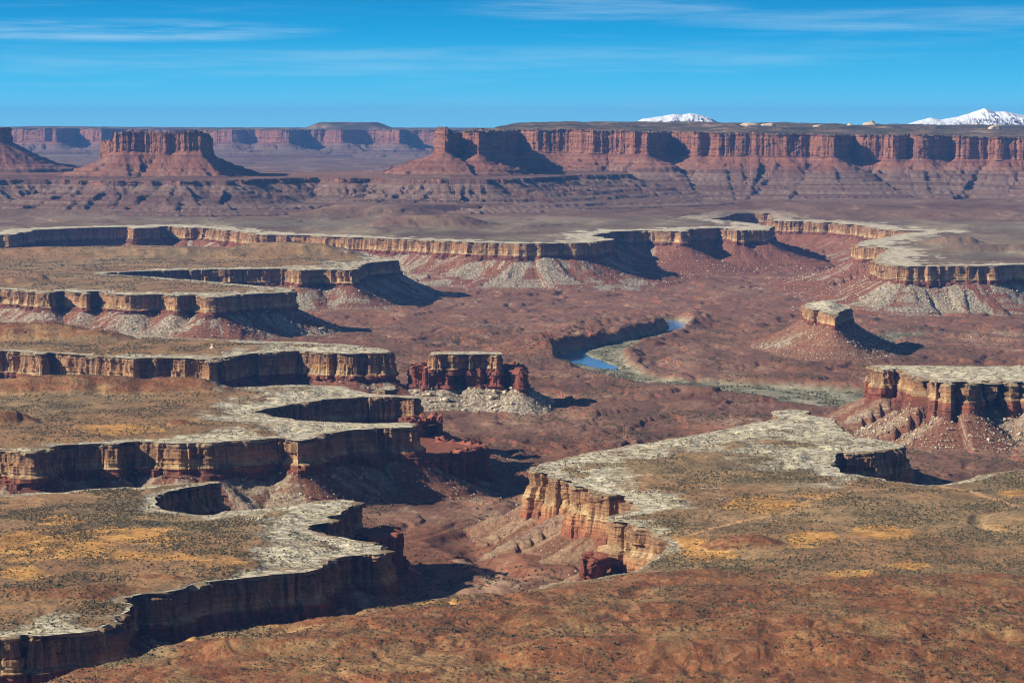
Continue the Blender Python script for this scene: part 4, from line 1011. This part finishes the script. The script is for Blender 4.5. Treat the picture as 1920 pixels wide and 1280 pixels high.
def shrub(px, py, r, label, group):
    x, y = P(px, py, 165.)
    for _ in range(3):
        z = drop(x, y); x, y = P(px, py, z)
    o = bpy.data.objects.new('shrub', None); COL.objects.link(o); o.location = (x, y, z - .05 * r); o.scale = (r, r, r); o.rotation_euler.z = random.uniform(0, 6.28)
    tag(o, label, 'shrub', group)
    me, m2 = random.choice(SM)
    for nme, m_ in (('crown', me), ('stems', m2)):
        c = bpy.data.objects.new(nme, m_); COL.objects.link(c); c.parent = o
for k in range(26):
    t = k / 25.
    shrub(1832 + 95 * t + random.uniform(-4, 4), 1148 - 20 * t + random.uniform(-6, 6) * (1.2 - t * .4), random.uniform(1., 1.9), 'dark green bush in the diagonal row near the right edge of the foreground', 'bushes in a row near the right edge')
for k in range(16):
    shrub(680 + random.gauss(0, 22), 1268 + random.gauss(0, 6), random.uniform(.9, 1.7), 'dark bush in the clump at the bottom edge of the foreground slope', 'bushes clumped at the bottom edge')
for k in range(34):
    t = k / 33.
    shrub(np.interp(t, [0, .4, .7, 1], [1230, 1172, 1196, 1135]) + random.uniform(-9, 9), np.interp(t, [0, .4, .7, 1], [1096, 1150, 1166, 1232]) + random.uniform(-4, 4), random.uniform(.8, 1.5), 'dark bush along the dry wash that winds down the foreground slope', 'bushes along the dry wash')
for k in range(60):
    shrub(random.uniform(560, 1900), random.uniform(1120, 1275), random.uniform(.7, 1.4), 'small dark bush scattered on the open red foreground slope', 'bushes scattered on the red slope')

# ------------------------------------------------------------------ light, air, sky
SUN_EL, SUN_AZ = math.radians(27.), math.radians(15.)
to_sun = Vector((-math.cos(SUN_EL) * math.cos(SUN_AZ), -math.cos(SUN_EL) * math.sin(SUN_AZ), math.sin(SUN_EL)))
sl_ = bpy.data.lights.new('sun', 'SUN'); sl_.energy = 5.0; sl_.angle = math.radians(.5); sl_.color = (1., .92, .78)
so = bpy.data.objects.new('sun', sl_); COL.objects.link(so); so.rotation_euler = to_sun.to_track_quat('Z', 'Y').to_euler(); so.location = (-3000, -500, 3000)

w = bpy.data.worlds.new('World'); sc.world = w; w.use_nodes = True
nt = w.node_tree; N = nt.nodes; N.clear()
def nn(t): return N.new(t)
def lk(a, b): nt.links.new(a, b)
sky = nn('ShaderNodeTexSky'); sky.sky_type = 'NISHITA'; sky.sun_disc = False; sky.sun_elevation = SUN_EL
sky.sun_rotation = math.atan2(to_sun.x, to_sun.y); sky.altitude = 1800; sky.dust_density = .1; sky.air_density = .75; sky.ozone_density = 3.
bg1 = nn('ShaderNodeBackground'); bg1.inputs[1].default_value = .05; lk(sky.outputs[0], bg1.inputs[0])
tc = nn('ShaderNodeTexCoord'); sp = nn('ShaderNodeSeparateXYZ'); lk(tc.outputs['Generated'], sp.inputs[0])
def mp(v, a, b, c, d):
    x = nn('ShaderNodeMapRange'); x.interpolation_type = 'SMOOTHSTEP'; lk(v, x.inputs[0])
    for i, q in enumerate((a, b, c, d)): x.inputs[1 + i].default_value = q
    return x.outputs[0]
rp_ = nn('ShaderNodeValToRGB'); e = rp_.color_ramp.elements
mr = nn('ShaderNodeMapRange'); lk(sp.outputs[2], mr.inputs[0]); mr.inputs[1].default_value = -.002; mr.inputs[2].default_value = .05
lk(mr.outputs[0], rp_.inputs[0])
st = [(0., (116, 206, 236)), (.3, (68, 182, 226)), (.62, (28, 154, 210)), (1., (20, 124, 186))]
while len(e) < len(st): e.new(.5)
for q, (p_, c_) in zip(e, st): q.position = p_; q.color = lin(c_)
# thin cirrus
dv = nn('ShaderNodeVectorMath'); dv.operation = 'MULTIPLY'; lk(tc.outputs['Generated'], dv.inputs[0]); dv.inputs[1].default_value = (9., 1., 150.)
ns = nn('ShaderNodeTexNoise'); lk(dv.outputs[0], ns.inputs['Vector']); ns.inputs['Scale'].default_value = 1.5; ns.inputs['Detail'].default_value = 8; ns.inputs['Roughness'].default_value = .6; ns.inputs['Distortion'].default_value = .4
dv2 = nn('ShaderNodeVectorMath'); dv2.operation = 'MULTIPLY'; lk(tc.outputs['Generated'], dv2.inputs[0]); dv2.inputs[1].default_value = (26., 1., 520.)
ns2 = nn('ShaderNodeTexNoise'); lk(dv2.outputs[0], ns2.inputs['Vector']); ns2.inputs['Scale'].default_value = 1.; ns2.inputs['Detail'].default_value = 6; ns2.inputs['Roughness'].default_value = .65
def mth(op, a, b=None):
    x = nn('ShaderNodeMath'); x.operation = op
    for i, v in enumerate((a, b)):
        if v is None: continue
        if isinstance(v, float): x.inputs[i].default_value = v
        else: lk(v, x.inputs[i])
    return x.outputs[0]
def patch(cx, cz, rx, rz):
    a = mth('POWER', mth('DIVIDE', mth('SUBTRACT', sp.outputs[0], cx), rx), 2.); b = mth('POWER', mth('DIVIDE', mth('SUBTRACT', sp.outputs[2], cz), rz), 2.)
    return mp(mth('ADD', a, b), 1., 0., 0., 1.)
el = lambda y: (225 - y) / FPX
ax = lambda x: (x - 960) / FPX
pa = [patch(ax(230), el(60), .085, .0048), patch(ax(1120), el(18), .06, .005), patch(ax(1750), el(40), .1, .005), patch(ax(620), el(120), .14, .007), patch(ax(1350), el(105), .12, .006)]
wts = [1.0, .62, .5, .25, .25]
acc = None
for q, wt in zip(pa, wts):
    v = mth('MULTIPLY', q, wt); acc = v if acc is None else mth('MAXIMUM', acc, v)
cl = mth('MULTIPLY', acc, mp(mth('ADD', mth('MULTIPLY', ns.outputs[0], .65), mth('MULTIPLY', ns2.outputs[0], .35)), .34, .66, 0., 1.))
cl = mth('ADD', mth('MULTIPLY', cl, .48), mth('MULTIPLY', mp(ns.outputs[0], .5, .75, 0., 1.), .08))
mx = nn('ShaderNodeMix'); mx.data_type = 'RGBA'; lk(cl, mx.inputs[0]); lk(rp_.outputs[0], mx.inputs[6]); mx.inputs[7].default_value = lin((196, 222, 236))
bg2 = nn('ShaderNodeBackground'); lk(mx.outputs[2], bg2.inputs[0]); bg2.inputs[1].default_value = .76
ms = nn('ShaderNodeMixShader'); lk(mp(sp.outputs[2], .046, .1, 0., 1.), ms.inputs[0]); lk(bg2.outputs[0], ms.inputs[1]); lk(bg1.outputs[0], ms.inputs[2])
ow = nn('ShaderNodeOutputWorld'); lk(ms.outputs[0], ow.inputs[0])

# haze
HZ = True
if HZ:
    x0, x1, y0, y1, z0, z1 = -18500., 18500., -300., 67500., -60., 900.
    V = np.array([(x, y, z) for x in (x0, x1) for y in (y0, y1) for z in (z0, z1)])
    Fq = np.array([(0, 1, 3, 2), (4, 6, 7, 5), (0, 4, 5, 1), (2, 3, 7, 6), (0, 2, 6, 4), (1, 5, 7, 3)])
    hm = bpy.data.materials.new('haze_air'); hm.use_nodes = True; ht = hm.node_tree; ht.nodes.clear()
    pv = ht.nodes.new('ShaderNodeVolumePrincipled'); oo = ht.nodes.new('ShaderNodeOutputMaterial'); ht.links.new(pv.outputs[0], oo.inputs['Volume'])
    pv.inputs['Color'].default_value = (.17, .43, 1., 1); pv.inputs['Density'].default_value = 1.1e-5; pv.inputs['Density Attribute'].default_value = ''; pv.inputs['Anisotropy'].default_value = 0.
    o = mesh_obj('haze', V, Fq, hm, smooth=False); tag(o, kind='stuff')

cam = bpy.data.cameras.new('camera'); co = bpy.data.objects.new('camera', cam); COL.objects.link(co)
cam.sensor_width = 36.; cam.lens = FPX * 36. / 1920.; cam.clip_start = 1.; cam.clip_end = 150000.
co.location = (0, 0, HC); co.rotation_euler = (math.pi / 2 - TH, 0, 0); sc.camera = co
sc.view_settings.view_transform = 'Standard'; sc.view_settings.look = 'None'; sc.view_settings.exposure = .6; sc.view_settings.gamma = 1.
sc.cycles.filter_width = 1.1; sc.cycles.max_bounces = 4; sc.cycles.diffuse_bounces = 2; sc.cycles.volume_bounces = 0; sc.cycles.use_denoising = True
